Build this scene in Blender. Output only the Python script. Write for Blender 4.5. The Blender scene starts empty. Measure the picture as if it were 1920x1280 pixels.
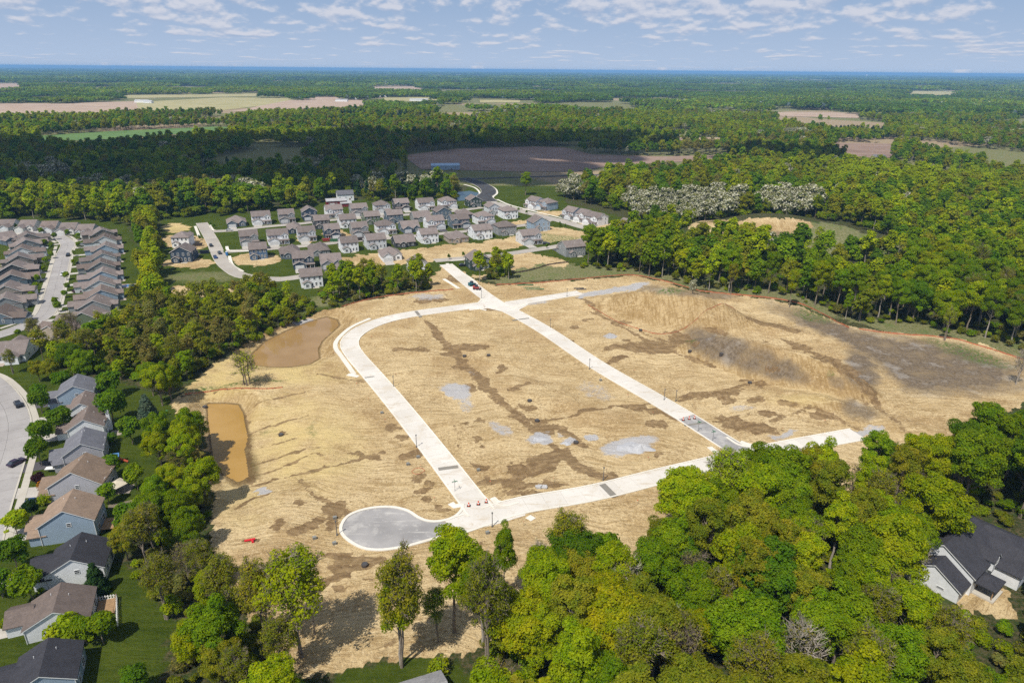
import bpy, math, random
import numpy as np
from mathutils import Vector, Matrix
R = math.radians
random.seed(7); rng = np.random.default_rng(7)
scene = bpy.context.scene
COL = scene.collection

# ------------------------------------------------------------------ camera
CAMH, PITCH, ROLL, FPX = 100.0, R(21.7), R(0.5), 1280.0
FWD = np.array([0, math.cos(PITCH), -math.sin(PITCH)])
_r0 = np.array([1.0, 0, 0]); _u0 = np.array([0, math.sin(PITCH), math.cos(PITCH)])
RIGHT = math.cos(ROLL) * _r0 + math.sin(ROLL) * _u0
UP = -math.sin(ROLL) * _r0 + math.cos(ROLL) * _u0
CAM = np.array([0, 0, CAMH])
cam = bpy.data.cameras.new('camera'); camo = bpy.data.objects.new('camera', cam); COL.objects.link(camo)
camo.matrix_world = Matrix(((RIGHT[0], UP[0], -FWD[0], 0), (RIGHT[1], UP[1], -FWD[1], 0),
                            (RIGHT[2], UP[2], -FWD[2], CAMH), (0, 0, 0, 1)))
cam.sensor_width = 36; cam.lens = 24; cam.clip_start = 1; cam.clip_end = 200000
scene.camera = camo

# ------------------------------------------------------------------ light
SUN_EL, SUN_AZ = R(57), math.atan2(-0.54, -0.84)       # azimuth from +Y towards +X
SUNDIR = np.array([math.sin(SUN_AZ) * math.cos(SUN_EL), math.cos(SUN_AZ) * math.cos(SUN_EL), math.sin(SUN_EL)])
sl = bpy.data.lights.new('sun', 'SUN'); sl.energy = 4.2; sl.angle = R(0.5); sl.color = (1, 0.955, 0.87)
so = bpy.data.objects.new('sun', sl); COL.objects.link(so)
so.rotation_euler = Vector(SUNDIR).to_track_quat('Z', 'Y').to_euler()
world = bpy.data.worlds.new('World'); scene.world = world; world.use_nodes = True
def build_world():
    nt = world.node_tree; N = nt.nodes; L = nt.links; N.clear()
    out = N.new('ShaderNodeOutputWorld'); bg = N.new('ShaderNodeBackground')
    sky = N.new('ShaderNodeTexSky'); sky.sky_type = 'NISHITA'; sky.sun_disc = False
    sky.sun_elevation = SUN_EL; sky.sun_rotation = SUN_AZ; sky.altitude = 250
    sky.air_density = 1.0; sky.dust_density = 0.6; sky.ozone_density = 1.6
    tc = N.new('ShaderNodeTexCoord'); sep = N.new('ShaderNodeSeparateXYZ'); L.new(tc.outputs['Generated'], sep.inputs[0])
    def M(op, a, b=None, c=None):
        n = N.new('ShaderNodeMath'); n.operation = op
        for i, v in enumerate((a, b, c)):
            if v is None: continue
            if isinstance(v, (int, float)): n.inputs[i].default_value = v
            else: L.new(v, n.inputs[i])
        return n.outputs[0]
    az = M('ARCTAN2', sep.outputs[0], sep.outputs[1])
    el = M('MAXIMUM', sep.outputs[2], 0.004)
    lel = M('LOGARITHM', el, 2.718)
    def cloud(dz):
        cx = N.new('ShaderNodeCombineXYZ')
        # angular size grows with elevation: a flat deck of small cumulus seen side on
        L.new(M('MULTIPLY', az, 30.0), cx.inputs[0]); L.new(M('ADD', M('MULTIPLY', lel, 4.4), dz), cx.inputs[1])
        a = N.new('ShaderNodeTexNoise'); a.inputs['Scale'].default_value = 0.95; a.inputs['Detail'].default_value = 6; a.inputs['Roughness'].default_value = 0.52
        L.new(cx.outputs[0], a.inputs['Vector'])
        b = N.new('ShaderNodeTexNoise'); b.inputs['Scale'].default_value = 0.22; b.inputs['Detail'].default_value = 2
        L.new(cx.outputs[0], b.inputs['Vector'])
        return M('ADD', M('MULTIPLY', a.outputs[0], 0.72), M('MULTIPLY', b.outputs[0], 0.42))
    d0 = cloud(0.0); d1 = cloud(0.30)
    fade = N.new('ShaderNodeMapRange'); fade.inputs[1].default_value = 0.012; fade.inputs[2].default_value = 0.075; L.new(el, fade.inputs[0])
    thr = M('SUBTRACT', 0.612, M('MULTIPLY', fade.outputs[0], 0.105))
    mr = N.new('ShaderNodeMapRange'); mr.interpolation_type = 'SMOOTHSTEP'; L.new(M('SUBTRACT', d0, thr), mr.inputs[0])
    mr.inputs[1].default_value = 0.0; mr.inputs[2].default_value = 0.13
    sh = N.new('ShaderNodeMapRange'); L.new(M('SUBTRACT', d0, d1), sh.inputs[0]); sh.inputs[1].default_value = -0.10; sh.inputs[2].default_value = 0.06
    cc = N.new('ShaderNodeMix'); cc.data_type = 'RGBA'; L.new(sh.outputs[0], cc.inputs[0])
    cc.inputs[6].default_value = (3.5, 4.4, 6.1, 1); cc.inputs[7].default_value = (6.3, 6.5, 7.3, 1)
    # thin pale-blue vapour low in the sky, all the way round
    vp = N.new('ShaderNodeMapRange'); vp.interpolation_type = 'SMOOTHSTEP'; L.new(el, vp.inputs[0]); vp.inputs[1].default_value = 0.0; vp.inputs[2].default_value = 0.45; vp.inputs[3].default_value = .97; vp.inputs[4].default_value = 0.0
    vc = N.new('ShaderNodeMapRange'); L.new(el, vc.inputs[0]); vc.inputs[1].default_value = 0.0; vc.inputs[2].default_value = 0.13
    vcol = N.new('ShaderNodeMix'); vcol.data_type = 'RGBA'; L.new(vc.outputs[0], vcol.inputs[0]); vcol.inputs[6].default_value = (4.3, 5.4, 7.2, 1); vcol.inputs[7].default_value = (2.0, 3.2, 5.5, 1)
    veil = N.new('ShaderNodeMix'); veil.data_type = 'RGBA'; L.new(vp.outputs[0], veil.inputs[0]); L.new(sky.outputs[0], veil.inputs[6]); L.new(vcol.outputs[2], veil.inputs[7])
    mx = N.new('ShaderNodeMix'); mx.data_type = 'RGBA'
    L.new(M('MULTIPLY', mr.outputs[0], 0.88), mx.inputs[0]); L.new(veil.outputs[2], mx.inputs[6]); L.new(cc.outputs[2], mx.inputs[7])
    L.new(mx.outputs[2], bg.inputs['Color']); bg.inputs['Strength'].default_value = 0.085
    L.new(bg.outputs[0], out.inputs['Surface'])
build_world()
vs = scene.view_settings; vs.view_transform = 'Standard'; vs.look = 'None'; vs.gamma = 1; vs.exposure = 0.3; vs.use_curve_mapping = False
cy = scene.cycles; cy.use_denoising = False; cy.adaptive_threshold = .02; cy.max_bounces = 5; cy.diffuse_bounces = 3; cy.glossy_bounces = 2
cy.transmission_bounces = 4; cy.transparent_max_bounces = 6; cy.volume_bounces = 0; cy.caustics_reflective = False; cy.caustics_refractive = False

# ------------------------------------------------------------------ pixel <-> ground (photo is 1920 x 1280)
def G(px, py, z=0.0):
    d = FWD + (px - 960) / FPX * RIGHT - (py - 640) / FPX * UP
    t = (z - CAMH) / d[2]
    return CAM + t * d
def proj(x, y, z):
    v0 = x - CAM[0]; v1 = y - CAM[1]; v2 = z - CAM[2]
    dep = v0 * FWD[0] + v1 * FWD[1] + v2 * FWD[2]; dep = np.where(dep < 1e-3, 1e-3, dep)
    u = (v0 * RIGHT[0] + v1 * RIGHT[1] + v2 * RIGHT[2]) / dep * FPX + 960
    v = 640 - (v0 * UP[0] + v1 * UP[1] + v2 * UP[2]) / dep * FPX
    return u, v, dep

# ------------------------------------------------------------------ numpy helpers
def _hash(ix, iy, seed):
    h = (ix.astype(np.int64) * 374761393 + iy.astype(np.int64) * 668265263 + seed * 1442695041) & 0x7fffffff
    h = ((h ^ (h >> 13)) * 1274126177) & 0x7fffffff
    return ((h ^ (h >> 16)) & 0xffff) / 65535.0
def vnoise(x, y, s, seed=0):
    x = np.asarray(x, float) / s; y = np.asarray(y, float) / s
    ix = np.floor(x); iy = np.floor(y); fx = x - ix; fy = y - iy
    fx = fx * fx * (3 - 2 * fx); fy = fy * fy * (3 - 2 * fy)
    a = _hash(ix, iy, seed); b = _hash(ix + 1, iy, seed); c = _hash(ix, iy + 1, seed); d = _hash(ix + 1, iy + 1, seed)
    return (a * (1 - fx) + b * fx) * (1 - fy) + (c * (1 - fx) + d * fx) * fy
def fbm(x, y, s, seed=0, o=4):
    r = 0; a = 0.5; t = 0
    for i in range(o):
        r = r + a * vnoise(x, y, s, seed + i * 17); t += a; a *= .5; s *= .5
    return r / t
def inpoly(u, v, poly):
    u = np.asarray(u, float); v = np.asarray(v, float); ins = np.zeros(u.shape, bool); n = len(poly)
    for i in range(n):
        x0, y0 = poly[i][0], poly[i][1]; x1, y1 = poly[(i + 1) % n][0], poly[(i + 1) % n][1]
        if y0 == y1: continue
        c = (y0 > v) != (y1 > v)
        ins ^= c & (u < (x1 - x0) * (v - y0) / (y1 - y0) + x0)
    return ins
def segdist(x, y, pts, closed=False):
    d = np.full(np.shape(x), 1e9); n = len(pts)
    for i in range(n if closed else n - 1):
        ax, ay = pts[i][0], pts[i][1]; bx, by = pts[(i + 1) % n][0], pts[(i + 1) % n][1]
        ex, ey = bx - ax, by - ay; L2 = ex * ex + ey * ey + 1e-9
        t = np.clip(((x - ax) * ex + (y - ay) * ey) / L2, 0, 1)
        d = np.minimum(d, np.hypot(x - ax - t * ex, y - ay - t * ey))
    return d
def smooth(a, b, x):
    t = np.clip((x - a) / (b - a), 0, 1); return t * t * (3 - 2 * t)
def spline(pts, step):
    """Catmull-Rom through 2-D points, resampled every `step` metres"""
    P = [np.array(p[:2], float) for p in pts]; P = [2 * P[0] - P[1]] + P + [2 * P[-1] - P[-2]]
    out = []
    for i in range(1, len(P) - 2):
        for t in np.linspace(0, 1, 24, endpoint=False):
            a, b, c, d = P[i - 1], P[i], P[i + 1], P[i + 2]
            out.append(.5 * (2 * b + (c - a) * t + (2 * a - 5 * b + 4 * c - d) * t * t + (3 * b - a - 3 * c + d) * t ** 3))
    out.append(P[-2]); out = np.array(out)
    s = np.concatenate([[0], np.cumsum(np.hypot(*np.diff(out, axis=0).T))])
    n = max(2, int(round(s[-1] / step)) + 1); q = np.linspace(0, s[-1], n)
    return np.stack([np.interp(q, s, out[:, 0]), np.interp(q, s, out[:, 1])], 1)
def GP(pts, z=0.0): return [G(a, b, z)[:2] for a, b in pts]

# ------------------------------------------------------------------ materials
MATS = {}
def new_mat(name):
    m = bpy.data.materials.new(name); m.use_nodes = True; MATS[name] = m
    nt = m.node_tree; nt.nodes.clear()
    out = nt.nodes.new('ShaderNodeOutputMaterial'); b = nt.nodes.new('ShaderNodeBsdfPrincipled')
    nt.links.new(b.outputs[0], out.inputs[0]); return m, nt, b, out
class NB:
    """tiny node builder"""
    def __init__(s, nt): s.nt = nt; s.N = nt.nodes; s.L = nt.links
    def put(s, sock, v):
        if v is None: return
        if hasattr(v, 'is_output'): s.L.new(v, sock)
        elif isinstance(v, (tuple, list)) and len(v) == 3 and sock.type == 'RGBA': sock.default_value = (*v, 1)
        else: sock.default_value = v
    def math(s, op, a, b=None, c=None, clamp=False):
        n = s.N.new('ShaderNodeMath'); n.operation = op; n.use_clamp = clamp
        for i, v in enumerate((a, b, c)): s.put(n.inputs[i], v)
        return n.outputs[0]
    def mix(s, f, a, b, mode='MIX'):
        n = s.N.new('ShaderNodeMix'); n.data_type = 'RGBA'; n.blend_type = mode
        s.put(n.inputs[0], f); s.put(n.inputs[6], a); s.put(n.inputs[7], b); return n.outputs[2]
    def ramp(s, v, a, b, lo=0.0, hi=1.0, smooth=True):
        n = s.N.new('ShaderNodeMapRange'); n.interpolation_type = 'SMOOTHSTEP' if smooth else 'LINEAR'
        s.put(n.inputs[0], v); n.inputs[1].default_value = a; n.inputs[2].default_value = b
        n.inputs[3].default_value = lo; n.inputs[4].default_value = hi; return n.outputs[0]
    def pos(s): return s.N.new('ShaderNodeNewGeometry').outputs['Position']
    def objc(s): return s.N.new('ShaderNodeTexCoord').outputs['Object']
    def map(s, v, rot=0, scale=(1, 1, 1), loc=(0, 0, 0)):
        n = s.N.new('ShaderNodeMapping'); s.L.new(v, n.inputs[0]); n.inputs['Rotation'].default_value = (0, 0, rot)
        n.inputs['Scale'].default_value = scale; n.inputs['Location'].default_value = loc; return n.outputs[0]
    def noise(s, v, scale, detail=4, rough=.55, dist=0.0):
        n = s.N.new('ShaderNodeTexNoise'); s.L.new(v, n.inputs['Vector']); n.inputs['Scale'].default_value = scale
        n.inputs['Detail'].default_value = detail; n.inputs['Roughness'].default_value = rough; n.inputs['Distortion'].default_value = dist
        return n.outputs[0]
    def bump(s, h, strength, dist=1.0):
        n = s.N.new('ShaderNodeBump'); s.L.new(h, n.inputs['Height']); n.inputs['Strength'].default_value = strength
        n.inputs['Distance'].default_value = dist; return n.outputs[0]
    def attr(s, name, typ='GEOMETRY'):
        n = s.N.new('ShaderNodeAttribute'); n.attribute_name = name; n.attribute_type = typ; return n
def plain(name, col, rough=.7, var=.18, scale=.8, metallic=0.0, spec=.3, bump=0.0, lap=0.0, streak=0.0):
    """paint / shingle / siding: base colour with blotchy wear, optional lap lines as relief"""
    m, nt, b, _ = new_mat(name); q = NB(nt); o = q.objc()
    n = q.noise(o, scale, 5, .6); n2 = q.noise(o, scale * 9, 3, .6)
    f = q.math('ADD', q.math('MULTIPLY', n, .6), q.math('MULTIPLY', n2, .4))
    c = q.mix(q.ramp(f, .3, .7), tuple(x * (1 - var) for x in col), tuple(min(1, x * (1 + var)) for x in col))
    if streak:
        st = q.noise(q.map(o, 0, (.6, .6, 5)), 3, 3)
        c = q.mix(q.ramp(st, .45, .75, 0, streak), c, tuple(x * .6 for x in col))
    q.put(b.inputs['Base Color'], c); b.inputs['Roughness'].default_value = rough; b.inputs['Metallic'].default_value = metallic
    b.inputs['Specular IOR Level'].default_value = spec
    h = None
    if lap:
        w = nt.nodes.new('ShaderNodeTexWave'); w.bands_direction = 'Z'; w.wave_profile = 'SAW'; w.inputs['Scale'].default_value = .314 / lap
        nt.links.new(o, w.inputs[0]); h = w.outputs['Fac']; q.L.new(q.bump(h, .5, .04), b.inputs['Normal'])
    elif bump: q.L.new(q.bump(n2, bump, .1), b.inputs['Normal'])
    return m

# ------------------------------------------------------------------ objects
def tag(o, label=None, cat=None, group=None, kind=None):
    if label: o['label'] = label
    if cat: o['category'] = cat
    if group: o['group'] = group
    if kind: o['kind'] = kind
    return o
def link(name, mesh, parent=None, loc=None, rz=0, scale=None):
    o = bpy.data.objects.new(name, mesh); COL.objects.link(o)
    if loc is not None: o.location = loc
    if rz: o.rotation_euler = (0, 0, rz)
    if scale is not None: o.scale = scale
    if parent is not None: o.parent = parent
    return o
def empty(name, loc, rz=0):
    o = link(name, None, None, loc, rz); o.empty_display_size = .5; return o
def mesh_np(name, V, F, mats, mi=None, smoothf=False):
    """V (n,3), F (m,k) -> mesh, fast"""
    V = np.asarray(V, np.float32); F = np.asarray(F, np.int32); m, k = F.shape
    me = bpy.data.meshes.new(name); me.vertices.add(len(V)); me.vertices.foreach_set('co', V.ravel())
    me.loops.add(m * k); me.loops.foreach_set('vertex_index', F.ravel())
    me.polygons.add(m); me.polygons.foreach_set('loop_start', np.arange(0, m * k, k, dtype=np.int32))
    for x in mats: me.materials.append(MATS[x] if isinstance(x, str) else x)
    if mi is not None: me.polygons.foreach_set('material_index', np.asarray(mi, np.int32))
    if smoothf: me.polygons.foreach_set('use_smooth', np.ones(m, bool))
    me.update(calc_edges=True); return me
class MB:
    def __init__(s): s.v = []; s.f = []; s.m = []
    def quad(s, pts, m=0):
        i = len(s.v); s.v += [tuple(p) for p in pts]; s.f.append(tuple(range(i, i + len(pts)))); s.m.append(m)
    def box(s, x0, x1, y0, y1, z0, z1, m=0):
        i = len(s.v)
        s.v += [(x0, y0, z0), (x1, y0, z0), (x1, y1, z0), (x0, y1, z0), (x0, y0, z1), (x1, y0, z1), (x1, y1, z1), (x0, y1, z1)]
        for f in ((0, 3, 2, 1), (4, 5, 6, 7), (0, 1, 5, 4), (1, 2, 6, 5), (2, 3, 7, 6), (3, 0, 4, 7)):
            s.f.append(tuple(i + k for k in f)); s.m.append(m)
    def prism(s, poly, z0, z1, m=0):
        n = len(poly); i = len(s.v)
        s.v += [(p[0], p[1], z0) for p in poly] + [(p[0], p[1], z1) for p in poly]
        s.f.append(tuple(i + k for k in range(n - 1, -1, -1))); s.m.append(m)
        s.f.append(tuple(i + n + k for k in range(n))); s.m.append(m)
        for k in range(n):
            k2 = (k + 1) % n; s.f.append((i + k, i + k2, i + n + k2, i + n + k)); s.m.append(m)
    def tube(s, pts, rad, n=5, m=0, caps=True):
        base = len(s.v); P = [np.array(p, float) for p in pts]
        for j, p in enumerate(P):
            d = P[min(j + 1, len(P) - 1)] - P[max(j - 1, 0)]; d = d / (np.linalg.norm(d) + 1e-9)
            a = np.cross(d, [0, 0, 1.0]) if abs(d[2]) < .95 else np.cross(d, [1.0, 0, 0]); a /= np.linalg.norm(a); b = np.cross(d, a)
            r = rad[j] if hasattr(rad, '__len__') else rad
            for k in range(n):
                t = 2 * math.pi * k / n; s.v.append(tuple(p + r * (math.cos(t) * a + math.sin(t) * b)))
        for j in range(len(P) - 1):
            for k in range(n):
                k2 = (k + 1) % n; s.f.append((base + j * n + k, base + j * n + k2, base + (j + 1) * n + k2, base + (j + 1) * n + k)); s.m.append(m)
        if caps:
            s.f.append(tuple(base + k for k in range(n))); s.m.append(m)
            s.f.append(tuple(base + (len(P) - 1) * n + k for k in range(n))); s.m.append(m)
    def lathe(s, prof, n=10, m=0, cx=0, cy=0):
        base = len(s.v)
        for r, z in prof:
            for k in range(n):
                t = 2 * math.pi * k / n; s.v.append((cx + r * math.cos(t), cy + r * math.sin(t), z))
        for j in range(len(prof) - 1):
            for k in range(n):
                k2 = (k + 1) % n; s.f.append((base + j * n + k, base + j * n + k2, base + (j + 1) * n + k2, base + (j + 1) * n + k)); s.m.append(m)
        s.f.append(tuple(base + (len(prof) - 1) * n + k for k in range(n))); s.m.append(m)
    def mesh(s, name, mats, smoothf=False):
        me = bpy.data.meshes.new(name); me.from_pydata(s.v, [], s.f)
        for x in mats: me.materials.append(MATS[x] if isinstance(x, str) else x)
        me.polygons.foreach_set('material_index', s.m)
        if smoothf: me.polygons.foreach_set('use_smooth', [True] * len(s.f))
        me.update(); return me
    def build(s, name, mats, parent=None, loc=None, rz=0, smoothf=False):
        if isinstance(mats, str): mats = [mats]
        return link(name, s.mesh(name, mats, smoothf), parent, loc, rz)
# ------------------------------------------------------------------ layout traced on the ground
ROADS = {  # name: (points in the photo, width m, top z)
 'main':   ([(836, 496), (890, 540), (929, 568), (972, 591), (1026, 622), (1120, 685), (1227, 747), (1286, 782)], 6.4, .150),
 'loop':   ([(925, 569), (862, 577), (781, 588), (730, 598), (690, 612), (664, 628), (655, 644), (664, 664), (696, 701), (742, 755), (806, 835), (882, 934), (903, 962)], 6.3, .138),
 'front':  ([(845, 990), (905, 970), (975, 948), (1112, 924), (1237, 893), (1330, 871), (1405, 853), (1500, 834), (1609, 814)], 6.1, .126),
 'spur':   ([(935, 573), (1000, 563), (1088, 549)], 5.8, .114),
}
ROADG = {k: (spline(GP(p), 5.0), w, z) for k, (p, w, z) in ROADS.items()}
TRENCH = spline(GP([(1286, 782), (1330, 810), (1368, 834), (1402, 854)]), 4.0)
OLDROADS = {
 'court':  ([(60, 434), (88, 437), (112, 445), (127, 457), (124, 468), (119, 480), (106, 530), (91, 580), (72, 599), (45, 612), (0, 628), (-60, 645)], 7.0, .10),
 'bend':   ([(-75, 690), (-28, 722), (2, 757), (15, 790), (14, 822), (4, 860), (-12, 905), (-30, 955), (-45, 1000), (-60, 1060)], 11.0, .10),
 'estate_a': ([(378, 418), (398, 452), (414, 486), (432, 505), (458, 518), (520, 524), (570, 518)], 6.6, .10),
 'estate_b': ([(398, 434), (440, 432), (500, 425), (560, 420), (620, 413), (690, 408), (760, 403), (850, 396), (905, 389)], 5.6, .088),
 'estate_c': ([(424, 472), (500, 467), (585, 460), (660, 452), (740, 446), (830, 438), (900, 431), (985, 422), (1035, 412)], 5.6, .076),
 'estate_d': ([(914, 376), (945, 386), (985, 398), (1050, 414), (1100, 428), (1150, 441)], 7.6, .11),
 'estate_e': ([(815, 489), (850, 486), (930, 479), (1000, 469), (1060, 459), (1115, 444)], 6.2, .064),
 'drive_far': ([(868, 334), (893, 342), (913, 353), (916, 362), (908, 369), (918, 378)], 13.0, .13),
 'country': ([(700, 340), (868, 336), (960, 333), (1060, 330), (1160, 327)], 8.0, .09),
}
OLDG = {k: (spline(GP(p), 6.0), w, z) for k, (p, w, z) in OLDROADS.items()}
CUL = (G(706, 991)[:2], 10.2)                                   # turning circle
POND1Z, POND2Z = -2.6, -2.6
POND1 = GP([(474, 664), (500, 640), (540, 620), (580, 604), (612, 595), (630, 600), (635, 610), (622, 622), (602, 640), (595, 655), (597, 672), (580, 682), (545, 687), (505, 687), (480, 684)], POND1Z)
POND2 = GP([(390, 757), (420, 757), (446, 759), (455, 775), (459, 800), (464, 820), (457, 845), (462, 870), (465, 893), (448, 903), (420, 888), (402, 862), (396, 820), (391, 785)], POND2Z)
PUDDLE = GP([(1478, 628), (1510, 630), (1540, 639), (1562, 650), (1545, 654), (1515, 647), (1490, 637)], 1.0)
SITE = [(345, 738), (365, 715), (388, 690), (450, 650), (540, 605), (640, 575), (735, 553), (800, 546), (828, 520), (826, 500), (850, 498), (900, 530), (930, 535), (1010, 530), (1090, 525), (1190, 517), (1250, 530),
        (1300, 545), (1400, 553), (1500, 573), (1570, 605), (1680, 625), (1780, 630), (1850, 645), (1940, 680), (1945, 745), (1850, 790), (1790, 860), (1740, 935), (1640, 990), (1400, 1000), (1250, 1040), (1100, 1100),
        (980, 1160), (900, 1230), (800, 1225), (700, 1245), (640, 1262), (590, 1272), (540, 1255), (500, 1190), (450, 1130), (405, 1060), (392, 985), (402, 930), (392, 870), (380, 800), (330, 775), (322, 752)]
allroads = list(ROADG.values()) + list(OLDG.values()) + [(TRENCH, 6.4, .1)]

BUMPS = [  # (px, py, height, sigma along, sigma across, angle of long axis)  mounds of dug earth, in metres on the ground
 (1165, 576, 2.6, 15, 9, -.62), (1225, 586, 5.8, 15, 8.5, -.55), (1290, 596, 6.4, 14, 9, -.45), (1345, 604, 3.0, 9, 9, -.3), (1425, 614, 1.6, 16, 5, -.5),
 (1325, 662, 4.0, 9, 4.6, -.8), (1375, 680, 5.2, 10, 4.8, -.75), (1430, 696, 5.4, 10, 5, -.7), (1490, 710, 5.0, 10, 5.5, -.6), (1545, 724, 4.4, 9, 6, -.6), (1592, 736, 1.8, 8, 6, -.8),
 (1470, 746, 1.3, 8, 5, -.4), (1535, 760, 1.1, 7, 4, -.4), (1620, 780, 1.2, 14, 5, -.7), (1010, 745, 1.2, 14, 7, -.8), (905, 655, 1.0, 12, 7, -.8), (1560, 775, .8, 10, 5, -.5), (1130, 780, .7, 12, 6, -.7),
 (1400, 436, 5.0, 30, 22, 0), (1470, 432, 6.0, 32, 20, 0), (1555, 448, 4.0, 40, 20, -.2),
]
BG = [(*G(a, b)[:2], h, s1, s2, an) for a, b, h, s1, s2, an in BUMPS]
SITEG = GP(SITE)
def height(x, y, fine=True):
    x = np.asarray(x, float); y = np.asarray(y, float); z = np.zeros(x.shape)
    for cx, cy_, h, s1, s2, an in BG:
        c, s = math.cos(an), math.sin(an); dx = x - cx; dy = y - cy_
        a = (dx * c + dy * s) / s1; b = (-dx * s + dy * c) / s2
        z += h * np.exp(-.5 * (a * a + b * b) ** 1.3)
    near = (np.abs(x - 20) < 220) & (y > 60) & (y < 380)
    if near.any():
        xn, yn = x[near], y[near]; zz = z[near]
        for P, wz, w0, w1 in ((POND1, POND1Z, 9, 9), (POND2, POND2Z, 7, 24)):
            d = segdist(xn, yn, P, True); ins = inpoly(xn, yn, P)
            cx = np.mean([p[0] for p in P]); W = w0 + (w1 - w0) * smooth(-2, 10, xn - cx - 4)
            k = 1 - smooth(0, 1, d / W); zz = np.where(ins, wz - .9 * smooth(0, 2.0, d) - .05, np.minimum(zz, zz * (1 - k) + (wz + .03) * k + .0))
        rd = np.full(xn.shape, 1e9)
        for P, w, _ in allroads: rd = np.minimum(rd, segdist(xn, yn, P[::2] if len(P) > 6 else P) - w / 2)
        rd = np.minimum(rd, np.hypot(xn - CUL[0][0], yn - CUL[0][1]) - CUL[1])
        k = smooth(0.5, 9, rd); sd = inpoly(xn, yn, SITEG)
        n = (fbm(xn, yn, 16, 3, 4) - .5) * 1.1 + (fbm(xn, yn, 3.2, 9, 3) - .5) * .42
        mound = smooth(.4, 2.0, zz)
        n = n + mound * (fbm(xn, yn, 5, 21, 4) - .5) * 1.8
        zz = zz * smooth(-1, 6, rd) + np.where(sd, n * k * (1 - smooth(-.3, -2.0, zz)), 0) + np.where(zz < -.2, (fbm(xn, yn, 4, 5, 3) - .5) * .5 * smooth(-2.6, -1.2, zz), 0)
        z[near] = zz
    return z

# ------------------------------------------------------------------ the ground sheet
def geo(a, b, s0, g=1.22):
    out = []; x = a; s = s0
    while x < b: x += s; s *= g; out.append(x)
    return out
def axis(parts):
    a = []
    for lo, hi, st in parts: a += list(np.arange(lo, hi, st))
    return a
xs = np.array([-x for x in geo(430, 45000, 5)][::-1] + axis([(-430, -215, 3), (-215, -122, 1.2), (-122, 190, .66), (190, 300, 2.0), (300, 431, 4)]) + geo(431, 45000, 5))
ys = np.array(axis([(-3000, -200, 400), (-200, 40, 40), (40, 76, 6), (76, 112, 1.2), (112, 345, .66), (345, 470, 1.5), (470, 640, 2.5)]) + [640] + geo(640, 90000, 4, 1.2))
X, Y = np.meshgrid(xs, ys); Z = height(X.ravel(), Y.ravel()).reshape(X.shape)
U, V, D = proj(X, Y, Z)
U0, V0, _ = proj(X, Y, np.zeros_like(Z))
front = (Y > 40) & (Y < 1000)
# wobble the traced outlines so that no edge is ruler straight
wob = np.where(front, FPX / D, 0)
wu = (fbm(X, Y, 5, 31) - .5) * 5.0 * wob + (fbm(X, Y, 1.6, 37, 3) - .5) * 2.0 * wob
wv = ((fbm(X, Y, 5, 41) - .5) * 5.0 * wob + (fbm(X, Y, 1.6, 47, 3) - .5) * 2.0 * wob) * .55
Uw, Vw = U + wu, V + wv
def ell(lst, soft=.35):
    m = np.zeros(X.shape)
    for e in lst:
        cx, cy_, rx, ry = e[:4]; an = e[4] if len(e) > 4 else 0; st = e[5] if len(e) > 5 else 1
        sel = front & (np.abs(U - cx) < rx * 3 + 60) & (np.abs(V - cy_) < rx * 3 + 60)
        du = Uw[sel] - cx; dv = Vw[sel] - cy_; c, s = math.cos(an), math.sin(an)
        r = np.hypot((du * c + dv * s) / rx, (-du * s + dv * c) / ry)
        m[sel] = np.maximum(m[sel], st * (1 - smooth(1 - soft, 1 + soft, r)))
    return m
def lines(lst):
    m = np.zeros(X.shape)
    for pts, w, st in lst:     # width in metres on the ground
        gp = GP(pts); a = np.array(gp); sel = (X > a[:, 0].min() - 9) & (X < a[:, 0].max() + 9) & (Y > a[:, 1].min() - 9) & (Y < a[:, 1].max() + 9)
        x = X[sel] + (fbm(X[sel], Y[sel], 4, 61) - .5) * 3.2; y = Y[sel] + (fbm(X[sel], Y[sel], 4, 67) - .5) * 3.2
        d = segdist(x, y, gp); ww = w * (.35 + 1.3 * fbm(X[sel], Y[sel], 6, 71, 3))
        m[sel] = np.maximum(m[sel], st * (1 - smooth(.4, 1.1, d / ww)))
    return m
def polym(lst, use=None):
    m = np.zeros(X.shape, bool); u, v = (Uw, Vw) if use is None else use
    for p in lst: m |= inpoly(u, v, p) & front
    return m.astype(float)
dirt = polym([SITE])
DIRT_E = [(330, 428, 26, 9), (352, 456, 40, 14), (332, 448, 30, 8), (350, 494, 52, 8), (392, 547, 60, 7), (480, 487, 44, 12), (575, 447, 20, 9), (640, 446, 30, 6), (628, 437, 22, 7),
          (760, 482, 120, 13, -.06), (860, 468, 110, 11, -.08), (960, 455, 70, 10, -.1), (960, 490, 60, 16, -.1), (1040, 492, 26, 9, .2), (670, 488, 40, 8), (1060, 440, 60, 12, .15), (1000, 448, 50, 9),
          (985, 419, 34, 5), (935, 388, 22, 4), (1035, 400, 40, 4), (1150, 428, 34, 10), (1120, 424, 40, 7), (850, 536, 30, 6, .4), (800, 528, 24, 10), (830, 520, 16, 16), (905, 518, 18, 5),
          (340, 545, 30, 8), (330, 600, 6, 30), (1390, 428, 95, 14, .05), (1445, 424, 78, 15), (1340, 428, 50, 8), (1620, 285, 55, 7), (1850, 1125, 62, 30, .3), (1660, 920, 40, 26), (1790, 1060, 30, 16, .4), (1700, 950, 50, 20)]
dirt = np.maximum(dirt, (ell(DIRT_E, .25) > .5).astype(float))
LAWNCUT = [[(842, 498), (868, 486), (930, 482), (955, 500), (945, 512), (905, 516), (880, 514)], [(1036, 478), (1060, 466), (1110, 470), (1110, 492), (1070, 492)]]
dirt = np.where(polym(LAWNCUT) > 0, 0, dirt)
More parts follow.
